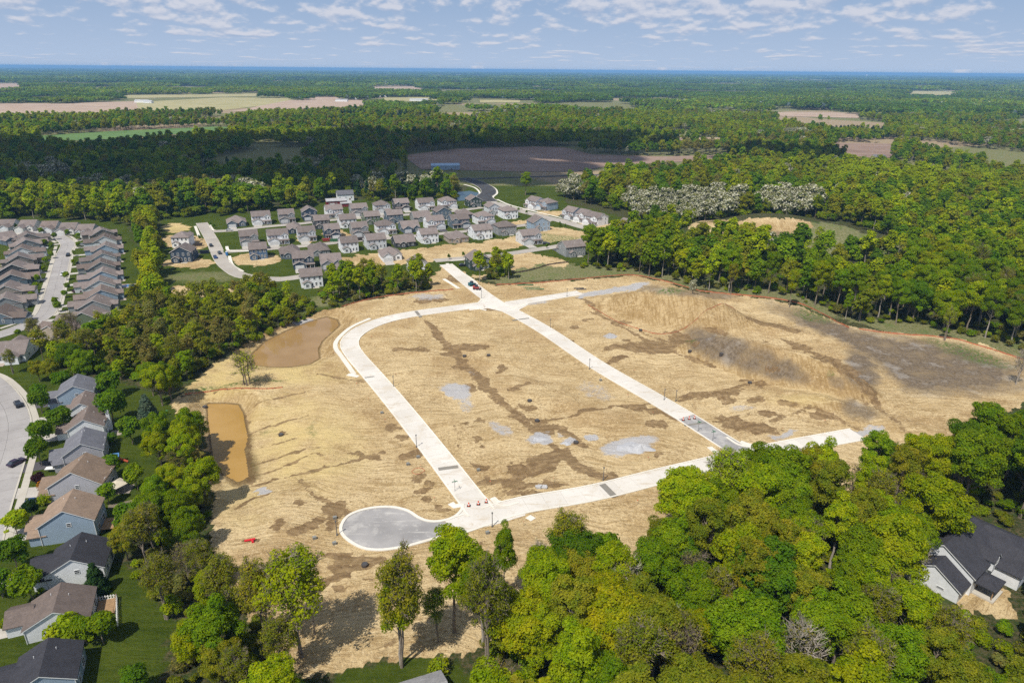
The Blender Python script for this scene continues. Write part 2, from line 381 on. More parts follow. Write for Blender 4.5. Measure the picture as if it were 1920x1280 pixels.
MUD_E = [(1010, 872, 40, 17, -.2), (978, 880, 26, 10), (1040, 855, 22, 8, -.4), (965, 908, 28, 6), (1222, 650, 55, 13, -.05), (1160, 648, 32, 6, -.2), (1285, 640, 34, 7, .2), (1150, 676, 28, 4, -.2), (1345, 622, 30, 5, .2),
         (1405, 800, 55, 11, .1), (1380, 787, 22, 7), (1440, 772, 15, 5), (1360, 745, 22, 6, .2), (1413, 747, 19, 7, -.15), (1368, 756, 9, 3), (1478, 756, 22, 7, .3), (1300, 745, 14, 5, .4), (1545, 780, 30, 8, .2), (1330, 740, 60, 5, -.15), (1355, 784, 20, 5),
         (872, 652, 48, 6, -.05), (842, 664, 20, 7), (770, 655, 30, 6), (745, 654, 18, 5), (905, 716, 30, 10, .6), (970, 722, 22, 6, -.3), (940, 690, 12, 5), (1015, 800, 26, 11, .5), (1060, 812, 28, 8, .5), (1085, 835, 16, 8, .5), (880, 725, 16, 6), (990, 762, 22, 7, .3),
         (735, 803, 15, 8), (748, 822, 8, 7), (697, 855, 24, 6, .1), (672, 852, 22, 5), (770, 853, 24, 7), (717, 845, 9, 4), (787, 896, 12, 6), (801, 905, 8, 6, .6), (788, 918, 13, 7), (640, 946, 14, 6), (560, 945, 18, 6), (805, 935, 12, 6), (820, 950, 14, 4),
         (576, 985, 30, 9, -.3), (520, 982, 14, 11, -.6), (630, 960, 26, 14, -.3), (622, 985, 14, 14), (650, 1064, 44, 14, -.1), (628, 1085, 40, 10, -.4), (645, 1104, 18, 7), (690, 1048, 26, 8), (600, 1095, 22, 7), (655, 1046, 60, 8), (1030, 910, 30, 7), (985, 925, 40, 8, .1),
         (985, 892, 16, 5), (890, 822, 9, 5), (875, 793, 10, 3), (905, 792, 14, 3), (900, 833, 6, 4), (905, 876, 13, 6), (912, 898, 10, 6), (1260, 778, 24, 7, .3), (1235, 795, 22, 8, .2), (1228, 772, 20, 5), (1310, 800, 16, 6), (1195, 765, 24, 6, .1),
         (920, 578, 26, 4, .1), (815, 562, 34, 5), (790, 565, 18, 4), (855, 523, 20, 6), (1100, 600, 10, 3), (1060, 640, 14, 4), (1080, 615, 10, 4), (1175, 605, 14, 4), (1450, 690, 16, 4), (1420, 720, 30, 5, .1), (530, 815, 10, 3), (1270, 628, 26, 4, .3),
         (470, 1010, 16, 5), (700, 1090, 10, 4), (1230, 850, 10, 3), (855, 690, 10, 5), (925, 745, 10, 4), (1520, 660, 60, 5, .45), (1580, 690, 40, 8, .6), (1630, 735, 30, 9, .8), (1450, 610, 60, 5, .25)]
MUD_L = [([(803, 603), (830, 640), (868, 680), (905, 715), (945, 757), (985, 792), (1012, 815), (1050, 848), (1085, 873), (1112, 890), (1150, 893)], 2.2, 1), ([(1240, 753), (1150, 764), (1055, 785), (1010, 790)], 1.0, .9), ([(1400, 722), (1330, 735), (1270, 743)], 1.2, .9),
         ([(900, 905), (960, 900), (1030, 880), (1055, 850)], 1.5, .9), ([(1085, 560), (1140, 600), (1200, 630), (1260, 660), (1340, 690)], 1.4, .8), ([(1110, 587), (1170, 610), (1250, 640)], .8, .9), ([(920, 905), (860, 840), (845, 780)], .5, .5),
         ([(700, 1245), (760, 1180), (800, 1130), (905, 1010)], 1.0, .35), ([(1440, 790), (1520, 770), (1600, 800), (1680, 830)], 1.3, .6), ([(1290, 800), (1420, 770), (1560, 800)], 1.0, .5), ([(1560, 690), (1640, 760), (1720, 830)], 2.0, .6), ([(1430, 640), (1560, 700), (1620, 760)], 1.5, .55),
         # rills washed into the bank above the lower basin
         ([(466, 800), (500, 790), (545, 780), (575, 778)], .8, .8), ([(464, 860), (510, 848), (560, 838), (600, 835)], .8, .8), ([(466, 880), (520, 868), (570, 852), (610, 850)], .7, .7), ([(452, 762), (490, 750), (540, 738), (585, 735)], .8, .7), ([(463, 830), (500, 825), (560, 815)], .6, .6),
         ([(475, 900), (520, 888), (580, 880), (650, 870), (700, 852)], .9, .8), ([(560, 895), (590, 930), (625, 950), (660, 965)], .8, .7), ([(395, 757), (388, 800), (396, 860)], .9, .7), ([(457, 765), (464, 800), (462, 850), (468, 895)], .9, .8), ([(440, 950), (470, 925), (510, 918)], .7, .7), ([(600, 700), (650, 712), (690, 714)], 1.2, .7), ([(345, 742), (420, 730), (520, 726)], .8, .5)]
mud = np.clip(ell(MUD_E, .3) + lines(MUD_L), 0, 1)
GRAV_E = [(855, 735, 28, 15, .3), (880, 755, 14, 10, .3, .6), (1010, 822, 22, 11), (1180, 835, 55, 17, -.15), (1120, 735, 42, 17, .35, .45), (1145, 630, 16, 5), (1062, 830, 14, 6), (1050, 818, 10, 3, 0, .6), (938, 802, 18, 11, .5, .6), (870, 765, 14, 8, .4, .5), (1185, 538, 34, 5, -.2), (1140, 547, 40, 4, -.12), (1110, 551, 30, 3, -.1),
          (800, 556, 40, 6, -.03, .6), (1625, 809, 34, 5, -.1), (1640, 800, 22, 6, 0, .6), (492, 923, 20, 4, -.1), (570, 602, 22, 5, -.2), (1000, 566, 36, 5, -.1, .6), (1470, 815, 30, 6, -.2, .7), (1395, 765, 22, 6, 0, .5), (885, 700, 18, 5, .3, .4), (1105, 820, 8, 4), (705, 1195, 16, 8, 0, .0)]
grav = ell(GRAV_E, .5)
TOP_P = [[(1420, 558), (1500, 574), (1570, 606), (1690, 627), (1800, 640), (1945, 690), (1945, 735), (1840, 745), (1740, 745), (1690, 735), (1660, 705), (1620, 668), (1570, 640), (1500, 610), (1440, 585)]]
_tc = np.array([1720.0, 680.0]); TOPM = sum(polym([[tuple(_tc + (np.array(p) - _tc) * k) for p in TOP_P[0]]]) for k in (.72, .8, .88, .96, 1.04)) / 5
top = np.maximum(TOPM, ell([(1390, 664, 82, 28, .35), (1335, 648, 55, 24, .4), (1460, 692, 60, 18, .3), (1615, 690, 30, 40, -.3), (1570, 715, 20, 10, .6, .6), (1610, 770, 36, 14, .3, .8), (1250, 545, 60, 7, .1, .7), (1320, 550, 60, 8, .1, .8), (1440, 440, 30, 8, 0, .7), (980, 905, 1, 1)], .4))
grassy = ell([(1830, 668, 62, 12, .25), (1525, 592, 34, 10, .3), (1300, 640, 10, 4), (1790, 650, 60, 6, .2), (470, 715, 60, 4, -.1), (380, 728, 50, 5, -.15), (1260, 545, 22, 6), (1060, 447, 50, 5, .1), (1010, 440, 30, 4, .05), (585, 805, 10, 16, 0, .4), (480, 878, 12, 20, 0, .4), (500, 810, 16, 6, 0, .4), (1045, 452, 40, 5, .1), (330, 432, 24, 4, 0, .3), (1560, 700, 8, 6, 0, .7)], .5)
straw = np.maximum(ell([(435, 700, 110, 34, -.3), (560, 830, 110, 80, .2, .8), (520, 700, 130, 22, 0, .8), (450, 940, 60, 40, 0, .5), (330, 428, 30, 10, 0, 1), (1500, 745, 60, 14, 0, .5)], .6), 0)
meadow = np.maximum.reduce([polym([[(905, 522), (940, 505), (1020, 490), (1090, 497), (1200, 505), (1330, 525), (1480, 545), (1560, 580), (1570, 600), (1500, 568), (1400, 552), (1300, 540), (1190, 514), (1090, 522), (1000, 528), (930, 532)]]),
                            polym([[(1490, 418), (1560, 418), (1690, 460), (1700, 480), (1500, 478), (1420, 462)]]), polym([[(1560, 590), (1900, 625), (1960, 660), (1960, 690), (1800, 640), (1680, 628)]]),
                            ell([(620, 560, 60, 12, -.3), (375, 520, 70, 10, 0, .8), (1790, 985, 40, 18, .2, .8)], .4)])
meadow = np.where((Y > 640), 2.0, meadow)
LAWN_P = [[(-400, 410), (60, 405), (180, 412), (240, 420), (262, 470), (258, 540), (240, 600), (200, 640), (110, 690), (150, 700), (240, 720), (330, 745), (322, 800), (300, 850), (282, 930), (262, 1010), (225, 1050), (330, 1170), (300, 1290), (270, 1420), (-600, 1500)],
          [(300, 405), (420, 395), (640, 375), (860, 365), (905, 330), (1060, 325), (1060, 380), (1180, 410), (1230, 440), (1150, 470), (1110, 500), (900, 520), (640, 560), (520, 600), (300, 560)],
          [(640, 1262), (720, 1248), (810, 1220), (850, 1238), (900, 1290), (920, 1420), (560, 1420)], [(560, 560), (620, 545), (640, 572), (560, 598)]]
lawn = polym(LAWN_P)
plow = polym([[(1562, 268), (1668, 270), (1672, 297), (1600, 300)]])
def set_attr(me, name, arrs, idx):
    a = me.color_attributes.new(name, 'FLOAT_COLOR', 'POINT')
    d = np.stack([q.ravel()[idx] for q in arrs], 1).astype(np.float32); a.data.foreach_set('color', d.ravel())
nx, ny = len(xs), len(ys)
I = (np.arange(ny - 1)[:, None] * nx + np.arange(nx - 1)[None, :]).ravel()
F = np.stack([I, I + 1, I + nx + 1, I + nx], 1)
P3 = np.stack([X.ravel(), Y.ravel(), Z.ravel()], 1)
fd = dirt.ravel()[F].mean(1) > .5
def terrain_mat():
    m, nt, b, _ = new_mat('earth'); q = NB(nt); p = q.pos()
    a1 = q.attr('masks_a'); s1 = q.N.new('ShaderNodeSeparateColor'); q.L.new(a1.outputs['Color'], s1.inputs[0])
    a2 = q.attr('masks_b'); s2 = q.N.new('ShaderNodeSeparateColor'); q.L.new(a2.outputs['Color'], s2.inputs[0])
    dm, mu, gr, tp = s1.outputs[0], s1.outputs[1], s1.outputs[2], a1.outputs['Alpha']
    gs, stw, mead, lw = s2.outputs[0], s2.outputs[1], s2.outputs[2], a2.outputs['Alpha']
    big = q.noise(p, .018, 4); mid = q.noise(p, .11, 5, .6); fin = q.noise(p, .9, 5, .65); gra = q.noise(p, 4.5, 3, .7)
    # machine tracks: long streaks in two directions, present in patches
    wv_ = q.N.new('ShaderNodeTexNoise'); q.L.new(p, wv_.inputs['Vector']); wv_.inputs['Scale'].default_value = .022; wv_.inputs['Detail'].default_value = 2
    vm = q.N.new('ShaderNodeVectorMath'); vm.operation = 'MULTIPLY_ADD'; q.L.new(wv_.outputs['Color'], vm.inputs[0]); vm.inputs[1].default_value = (34, 34, 0); q.L.new(p, vm.inputs[2]); pw = vm.outputs[0]
    t1 = q.noise(q.map(pw, R(58), (.055, 1.05, 1)), 1.0, 4, .6, .35); t2 = q.noise(q.map(pw, R(-40), (.07, 1.0, 1)), 1.0, 4, .6, .35)
    tw = q.ramp(q.noise(p, .035, 2), .44, .56); tr = q.mix(tw, t1, t2)
    trd = q.ramp(tr, .53, .60)
    t3 = q.noise(q.map(pw, R(25), (.25, 2.4, 1)), 1.0, 3, .6, 1.2); trl = q.ramp(t3, .58, .615)
    sand = q.mix(q.ramp(mid, .32, .68), (.43, .305, .155), (.59, .45, .255))
    sand = q.mix(q.ramp(big, .44, .64, 0, .55), sand, (.65, .51, .30)); sand = q.mix(q.ramp(q.noise(p, .03, 5, .62), .52, .60, 0, .55), sand, (.325, .205, .095)); sand = q.mix(q.ramp(q.noise(pw, .16, 5, .65), .58, .64, 0, .55), sand, (.27, .17, .078))
    sand = q.mix(q.math('MULTIPLY', trd, .5), sand, (.225, .140, .052)); sand = q.mix(q.math('MULTIPLY', trl, .5), sand, (.20, .120, .045))
    t4 = q.noise(q.map(pw, R(95), (.10, 1.7, 1)), 1.0, 3, .6, .8); sand = q.mix(q.math('MULTIPLY', q.ramp(t4, .565, .60), q.ramp(q.noise(p, .05, 2), .46, .56, 0, .65)), sand, (.20, .120, .045))
    sand = q.mix(q.ramp(fin, .57, .64, 0, .6), sand, (.225, .140, .062)); sand = q.mix(q.ramp(q.noise(p, 2.3, 4, .6), .60, .66, 0, .6), sand, (.17, .105, .048)); sand = q.mix(q.ramp(gra, .40, .66, 0, .42), sand, (.58, .435, .215))
    spk = q.noise(p, 1.25, 6, .72, .3); spa = q.ramp(q.noise(p, .04, 4, .6), .40, .62, .12, 1.0); sand = q.mix(q.math('MULTIPLY', q.ramp(spk, .51, .62, 0, .62), spa), sand, (.215, .138, .064)); sand = q.mix(q.ramp(spk, .46, .34, 0, .65), sand, (.70, .56, .345))
    slope = q.N.new('ShaderNodeSeparateXYZ'); q.L.new(q.N.new('ShaderNodeNewGeometry').outputs['Normal'], slope.inputs[0])
    rill = q.noise(q.map(p, R(28), (1.3, .12, .3)), 1.0, 4, .6, .5); slp = q.ramp(slope.outputs[2], .985, .93)
    sand = q.mix(q.math('MULTIPLY', slp, q.ramp(rill, .45, .60, .3, .72)), sand, (.245, .155, .062))
    cr = q.N.new('ShaderNodeTexVoronoi'); cr.feature = 'DISTANCE_TO_EDGE'; cr.inputs['Scale'].default_value = .22; q.L.new(q.map(p, .3, (1, 1.3, 1)), cr.inputs['Vector'])
    crk = q.math('MULTIPLY', q.ramp(cr.outputs[0], .0, .035, 1, 0), q.ramp(q.noise(p, .06, 3), .5, .6))
    sand = q.mix(q.math('MULTIPLY', crk, .35), sand, (.22, .14, .07))
    sand = q.mix(q.math('MULTIPLY', stw, q.ramp(mid, .25, .65)), sand, (.56, .43, .185))
    soil = q.mix(q.ramp(fin, .35, .65), (.115, .086, .058), (.215, .168, .118)); soil = q.mix(q.ramp(mid, .52, .7, 0, .8), soil, (.31, .275, .235))
    tpm = q.math('MULTIPLY', tp, q.ramp(q.math('ADD', mid, q.math('MULTIPLY', fin, .5)), .42, .78, .5, 1.0))
    sand = q.mix(tpm, sand, soil)
    mudn = q.math('ADD', q.math('MULTIPLY', mu, 1.18), q.math('ADD', q.math('MULTIPLY', q.math('SUBTRACT', fin, .5), 1.3), q.math('MULTIPLY', q.math('SUBTRACT', q.noise(pw, .34, 4, .6, .6), .55), 2.4))); mm = q.ramp(q.math('SUBTRACT', mudn, q.math('MULTIPLY', q.ramp(mu, 0, .06, 1, 0), 2)), .36, .6)
    mcol = q.mix(q.ramp(gra, .3, .7), (.130, .080, .038), (.215, .138, .068))
    mcol = q.mix(q.ramp(q.noise(pw, .5, 3), .45, .62), mcol, (.27, .18, .092)); c = q.mix(q.math('MULTIPLY', mm, q.ramp(tr, .4, .62, .97, .72)), sand, mcol)
    gn = q.ramp(q.math('ADD', gr, q.math('MULTIPLY', q.math('SUBTRACT', fin, .5), .9)), .30, .75); gn = q.math('MULTIPLY', gn, q.ramp(gr, 0, .08))
    c = q.mix(q.math('MULTIPLY', gn, .9), c, q.mix(gra, (.32, .315, .32), (.50, .495, .50)))
    gsn = q.math('MULTIPLY', gs, q.ramp(fin, .4, .6)); c = q.mix(gsn, c, (.085, .13, .03))
    # vegetated ground
    mow = q.noise(q.map(p, R(70), (.05, .9, 1)), 1.0, 2)
    lawnc = q.mix(q.ramp(mid, .3, .7), (.034, .054, .006), (.060, .082, .010)); lawnc = q.mix(q.ramp(mow, .4, .6, 0, .35), lawnc, (.074, .098, .013)); lawnc = q.mix(q.ramp(fin, .5, .75, 0, .5), lawnc, (.105, .110, .022))
    meadc = q.mix(q.ramp(fin, .35, .65), (.11, .125, .04), (.24, .215, .115)); meadc = q.mix(q.ramp(mid, .5, .66, 0, .8), meadc, (.12, .155, .045)); meadc = q.mix(q.math('MULTIPLY', q.ramp(q.noise(p, .0021, 2), .56, .59), q.ramp(mead, 1.2, 1.8)), meadc, (.30, .23, .145))
    floor = q.mix(q.ramp(fin, .4, .65), (.035, .048, .014), (.105, .085, .045)); floor = q.mix(q.ramp(mid, .5, .7, 0, .6), floor, (.05, .085, .018))
    veg = q.mix(lw, floor, lawnc); veg = q.mix(q.math('MINIMUM', mead, 1.0), veg, meadc)
    edge = q.ramp(q.math('ADD', dm, q.math('MULTIPLY', q.math('SUBTRACT', fin, .5), .7)), .38, .62)
    c = q.mix(edge, veg, c); q.L.new(c, b.inputs['Base Color'])
    zz = q.N.new('ShaderNodeSeparateXYZ'); q.L.new(p, zz.inputs[0]); c = q.mix(q.math('MULTIPLY', q.ramp(q.math('ADD', zz.outputs[2], q.math('MULTIPLY', q.math('SUBTRACT', fin, .5), .2)), -2.58, -2.36, 1, 0), .9), c, (.125, .080, .034)); q.L.new(c, b.inputs['Base Color'])
    wet = q.math('MULTIPLY', mm, edge); q.L.new(q.ramp(wet, 0, 1, .93, .62), b.inputs['Roughness']); b.inputs['Specular IOR Level'].default_value = .04
    hh = q.math('ADD', q.math('MULTIPLY', fin, .7), q.math('ADD', q.math('MULTIPLY', tr, .9), q.math('MULTIPLY', gra, .35)))
    hh = q.math('ADD', hh, q.math('MULTIPLY', q.noise(p, 1.25, 6, .72, .3), .6)); q.L.new(q.bump(hh, 1.0, .5), b.inputs['Normal'])
terrain_mat()
def terrain_part(name, sel):
    f = F[sel]; used, inv = np.unique(f, return_inverse=True)
    me = mesh_np(name, P3[used], inv.reshape(f.shape), ['earth'], smoothf=True)
    set_attr(me, 'masks_a', [dirt, mud, grav, top], used); set_attr(me, 'masks_b', [grassy, straw, meadow, lawn], used)
    return tag(link(name, me), kind='structure')
terrain_part('bare_earth', fd); terrain_part('ground', ~fd)

# ------------------------------------------------------------------ water
def water_mat(name, c1, c2, rough=.06):
    m, nt, b, _ = new_mat(name); q = NB(nt); p = q.pos()
    q.L.new(q.mix(q.ramp(q.noise(p, .09, 3), .35, .65), c1, c2), b.inputs['Base Color']); b.inputs['Roughness'].default_value = rough; b.inputs['IOR'].default_value = 1.33; b.inputs['Specular IOR Level'].default_value = .35
    q.L.new(q.bump(q.noise(p, 1.6, 4), .12, .08), b.inputs['Normal'])
water_mat('muddy_water', (.335, .195, .048), (.375, .225, .064)); water_mat('clear_water', (.03, .05, .045), (.05, .07, .06))
water_mat('silty_water', (.27, .165, .066), (.31, .195, .085))
def sheet(name, poly, z, mat, kind='structure', thick=0):
    b = MB()
    if thick: b.prism(poly, z - thick, z)
    else: b.quad([(p[0], p[1], z) for p in poly])
    return tag(b.build(name, mat), kind=kind)
def grow(poly, k):
    a = np.array(poly); c = a.mean(0); d = a - c; return c + d * (1 + k / np.linalg.norm(d, axis=1, keepdims=True))
w = sheet('pond_water', grow(POND1, 1.2), POND1Z, 'silty_water'); w = sheet('pond_water', grow(POND2, 1.2), POND2Z, 'muddy_water')
pz = float(height(np.array([np.mean([p[0] for p in PUDDLE])]), np.array([np.mean([p[1] for p in PUDDLE])]))[0])
sheet('pond_water', GP([(845, 362), (880, 358), (898, 362), (895, 374), (850, 378)]), .12, 'clear_water')

# ------------------------------------------------------------------ streets: slabs, kerbs, walks
def concrete(name, c1, c2, dirtc, amt):
    m, nt, b, _ = new_mat(name); q = NB(nt); p = q.pos()
    n1 = q.noise(p, .07, 4); n2 = q.noise(p, .7, 5, .65); n3 = q.noise(p, 6, 3, .7); stn = q.noise(q.map(p, R(50), (.12, 1.0, 1)), .8, 4, .6)
    oi = q.N.new('ShaderNodeObjectInfo')
    c = q.mix(q.ramp(n1, .35, .65), c1, c2); c = q.mix(q.math('MULTIPLY', oi.outputs['Random'], .32), c, tuple(.80 * x for x in c1)); c = q.mix(q.ramp(q.noise(p, .2, 5, .65), .52, .66, 0, amt * .6), c, dirtc)
    c = q.mix(q.ramp(n2, .55, .75, 0, amt), c, dirtc); c = q.mix(q.ramp(stn, .56, .70, 0, amt * .9), c, dirtc); c = q.mix(q.ramp(n3, .5, .8, 0, .25), c, tuple(.75 * x for x in c2))
    q.L.new(c, b.inputs['Base Color']); b.inputs['Roughness'].default_value = .85; b.inputs['Specular IOR Level'].default_value = .1
    q.L.new(q.bump(n3, .15, .05), b.inputs['Normal'])
concrete('new_concrete', (.585, .545, .485), (.66, .625, .57), (.44, .355, .245), .55)
concrete('kerb_concrete', (.66, .62, .54), (.72, .685, .61), (.46, .38, .26), .3)
concrete('old_concrete', (.31, .29, .28), (.37, .35, .335), (.23, .215, .205), .5)
concrete('walk_concrete', (.43, .395, .335), (.49, .455, .395), (.33, .29, .23), .4)
concrete('street_concrete', (.35, .32, .285), (.41, .375, .335), (.38, .31, .22), .5)
concrete('stone_base', (.25, .24, .235), (.36, .345, .335), (.46, .44, .41), .85)
concrete('asphalt', (.05, .05, .055), (.07, .07, .072), (.12, .11, .10), .5)
concrete('joint_fill', (.20, .185, .16), (.25, .23, .2), (.30, .25, .18), .5)
def offs(P, d):
    T = np.gradient(P, axis=0); T /= np.linalg.norm(T, axis=1, keepdims=True) + 1e-9
    return P + np.stack([-T[:, 1], T[:, 0]], 1) * d
def hz(x, y): return float(height(np.array([x]), np.array([y]))[0])
def inroad(pt, skip):
    for k, (P, w, _) in list(ROADG.items()) + list(OLDG.items()) + [('trench', (TRENCH, 6.4, 0))]:
        if k != skip and segdist(np.array([pt[0]]), np.array([pt[1]]), P)[0] < w / 2 + .3: return True
    return math.hypot(pt[0] - CUL[0][0], pt[1] - CUL[0][1]) < CUL[1]
def street(name, key, P, w, z, mat, kmat, gap=.04, lanes=1, kerb=True):
    root = empty(name, (P[0][0], P[0][1], 0)); root['kind'] = 'structure'; ox, oy = P[0]
    e = np.linspace(-w / 2, w / 2, lanes + 1)
    O = [offs(P, k) for k in e]
    for i in range(len(P) - 1):
        for j in range(lanes):
            a, b_, c, d = O[j][i], O[j][i + 1], O[j + 1][i + 1], O[j + 1][i]
            cen = (a + b_ + c + d) / 4; L = np.linalg.norm(b_ - a) + 1e-6; k = 1 - gap / max(L, .5); kk = 1 - .05 / (w / lanes)
            q = [cen + (p - cen) * min(k, kk) for p in (a, b_, c, d)]
            q = [(p[0] - ox, p[1] - oy) for p in q]
            if lanes: q = q[::-1]
            mb = MB(); mb.prism(q, -.05, z + random.uniform(-.004, .004)); mb.build('slab', mat, root)
    if kerb:
        for s in (-1, 1):
            A = offs(P, s * (w / 2)); B = offs(P, s * (w / 2 + .42)); mb = MB(); run = False
            for i in range(len(P) - 1):
                if inroad((B[i] + B[i + 1]) / 2, key): continue
                q = [(p[0] - ox, p[1] - oy) for p in (A[i], A[i + 1], B[i + 1], B[i])]
                if s > 0: q = q[::-1]
                mb.prism(q if s < 0 else q, -.05, z + .11)
            if mb.v: mb.build('kerb', kmat, root)
    return root
for k, (P, w, z) in ROADG.items(): street('street', k, P, w, z, 'new_concrete', 'kerb_concrete')
street('stone_street', 'trench', TRENCH, 6.4, .10, 'stone_base', 'kerb_concrete', gap=-.02)
for k, (P, w, z) in OLDG.items():
    if k in ('drive_far', 'country'): street('asphalt_road', k, P, w, z, 'asphalt', 'walk_concrete', gap=-.02, kerb=(k == 'drive_far'))
    else: street('street', k, P, w, z, 'old_concrete' if k in ('court', 'bend') else 'street_concrete', 'walk_concrete', lanes=2 if k in ('court', 'bend') else 1)
# turning circle with its kerb ring, and its throat
CULOUT = [(851, 1000), (800, 1014), (757, 1025), (715, 1031), (682, 1028), (656, 1015), (641, 1000), (640, 985), (652, 968), (676, 957), (708, 951), (738, 951), (765, 958), (784, 970), (803, 977), (836, 979)]
sheet('stone_circle', list(spline(GP(CULOUT), 1.5)), .089, 'stone_base', thick=.15)
KERBS = [[(851, 1000), (800, 1014), (757, 1025), (715, 1031), (682, 1028), (656, 1015), (641, 1000), (640, 985), (652, 968), (676, 957), (708, 951), (738, 951), (765, 958), (784, 970), (803, 977), (826, 977), (850, 970), (865, 957), (868, 945)],
         [(923, 938), (932, 946), (952, 948), (972, 942)], [(1362, 820), (1385, 834), (1412, 838), (1440, 833)], [(905, 560), (893, 570), (870, 572)], [(944, 570), (962, 577), (985, 571)], [(912, 583), (890, 577), (870, 578)], [(950, 584), (965, 580), (990, 570)], [(1350, 850), (1372, 857), (1360, 866)]]
def ribbon(pts, w, z0, z1, name, mat, step=1.2, parent=None, kind='structure'):
    P = spline(GP(pts), step); A = offs(P, -w / 2); B = offs(P, w / 2); mb = MB()
    Zr = np.maximum(height(P[:, 0], P[:, 1]), 0)
    for i in range(len(P) - 1): e = max(Zr[i], Zr[i + 1]); mb.prism([A[i], A[i + 1], B[i + 1], B[i]], z0 - .3, z1 + e)
    o = mb.build(name, mat, parent); return tag(o, kind=kind) if parent is None else o
for k in KERBS: ribbon(k, .75, -.05, .24, 'kerb', 'kerb_concrete')
# junction aprons so that the corners are rounded
for k, p in enumerate(([(880, 569), (897, 568), (903, 556), (915, 562), (945, 574), (985, 565), (990, 572), (960, 588), (945, 585), (915, 578), (880, 582)], [(858, 925), (866, 950), (850, 972), (838, 985), (852, 1000), (930, 983), (985, 966), (980, 944), (945, 951), (925, 945), (905, 925)],
          [(1360, 838), (1372, 826), (1392, 836), (1440, 836), (1452, 850), (1410, 868), (1350, 880), (1340, 868), (1372, 858)])):
    sheet('junction', GP(p), .094 + .003 * k, 'new_concrete' if k < 2 else 'stone_base', thick=.1)
WALKS = [[(694, 597), (659, 613), (634, 635), (629, 651), (641, 669), (656, 690), (664, 702)], [(832, 523), (848, 533), (860, 541)], [(838, 494), (850, 503), (870, 514), (890, 528), (893, 532)], [(845, 943), (852, 949), (866, 946)], [(923, 933), (930, 940), (945, 944), (958, 944), (974, 938)], [(1388, 828), (1402, 833), (1420, 837), (1440, 834)], [(1330, 838), (1340, 846), (1352, 850)],
         [(18, 712), (36, 728), (55, 752), (66, 780), (70, 805), (66, 840), (57, 875), (46, 915), (34, 955), (18, 1000), (4, 1050)], [(-40, 690), (0, 703), (18, 712)], [(135, 470), (133, 490), (128, 515), (121, 545), (112, 580), (103, 592)], [(105, 462), (100, 480), (92, 510), (80, 545), (70, 575), (60, 593), (30, 606), (0, 616)], [(62, 442), (85, 445), (105, 455)], [(100, 436), (125, 440), (143, 453), (137, 470)],
         [(366, 424), (374, 445)], [(392, 420), (398, 430), (403, 432)], [(425, 462), (432, 470), (480, 470)], [(430, 480), (436, 497), (455, 509)], [(932, 374), (955, 384), (1000, 396), (1050, 408), (1110, 424)], [(845, 489), (900, 485)], [(870, 346), (890, 352), (899, 361), (895, 368)], [(903, 342), (926, 352), (932, 362), (924, 370), (928, 378)], [(652, 702), (672, 706)], [(990, 968), (1000, 974)]]
for p in WALKS: ribbon(p, 1.7, -.05, .10, 'sidewalk', 'walk_concrete' if p[0][1] > 700 and p[0][0] < 100 or p[0][0] < 200 else 'kerb_concrete', 2.0)
# saw-cut trenches left open across the new streets
for a, b_, w in (((779, 583), (789, 595), 1.4), ((961, 601), (992, 597), 1.1), ((822, 880), (859, 875), 1.5), ((1129, 908), (1153, 932), 1.8), ((682, 709), (702, 706), .7), ((1326, 792), (1283, 798), .8)):
    A = np.array(GP([a])[0]); B = np.array(GP([b_])[0]); n = np.array([-(B - A)[1], (B - A)[0]]); n = n / np.linalg.norm(n) * w / 2
    sheet('stone_patch', [A - n, B - n, B + n, A + n], .164, 'joint_fill', thick=.06)
# fields far off
def plough(name, c1, c2):
    m, nt, b, _ = new_mat(name); q = NB(nt); p = q.pos()
    n = q.noise(q.map(p, .5, (.004, .05, 1)), 1, 4); n2 = q.noise(p, .02, 4)
    q.L.new(q.mix(q.ramp(q.math('ADD', q.math('MULTIPLY', n, .5), q.math('MULTIPLY', n2, .5)), .38, .62), c1, c2), b.inputs['Base Color']); b.inputs['Roughness'].default_value = .95
plough('ploughed', (.19, .12, .085), (.27, .185, .135)); plough('pale_soil', (.34, .24, .17), (.42, .31, .22)); plough('dry_grass', (.30, .27, .11), (.38, .33, .16)); plough('pasture', (.07, .14, .03), (.11, .19, .045))
FIELDS = [('ploughed', [(755, 292), (860, 279), (1000, 275), (1060, 277), (1110, 290), (1240, 294), (1365, 291), (1365, 300), (1230, 306), (1130, 314), (1080, 322), (980, 322), (790, 318)]), ('ploughed', [(1555, 268), (1670, 270), (1675, 296), (1600, 300)]), ('pale_soil', [(-60, 194), (120, 194), (255, 190), (262, 206), (180, 213), (-60, 218)]),
          ('dry_grass', [(255, 192), (420, 183), (540, 184), (560, 191), (420, 207), (262, 210)]), ('pale_soil', [(545, 188), (680, 187), (690, 200), (560, 206), (430, 210)]), ('pasture', [(60, 256), (200, 247), (400, 238), (480, 240), (360, 250), (200, 262), (80, 266)]), ('pale_soil', [(690, 163), (790, 162), (790, 170), (690, 170)]), ('pale_soil', [(-40, 157), (50, 157), (52, 166), (-40, 168)]),
          ('dry_grass', [(215, 179), (480, 176), (480, 181), (215, 185)]), ('pale_soil', [(570, 182), (640, 182), (640, 188), (570, 188)]), ('dry_grass', [(720, 183), (830, 182), (830, 190), (720, 190)]), ('pale_soil', [(1455, 211), (1610, 212), (1610, 222), (1455, 218)]), ('dry_grass', [(1700, 171), (1800, 172), (1800, 180), (1700, 178)]), ('pale_soil', [(1270, 258), (1350, 259), (1350, 266), (1270, 264)]), ('dry_grass', [(900, 188), (975, 188), (975, 193), (900, 193)])]
FIELDPOLY = [p for _, p in FIELDS]
for i, (m, p) in enumerate(FIELDS): sheet('field', GP(p), .35 + .02 * i, m)
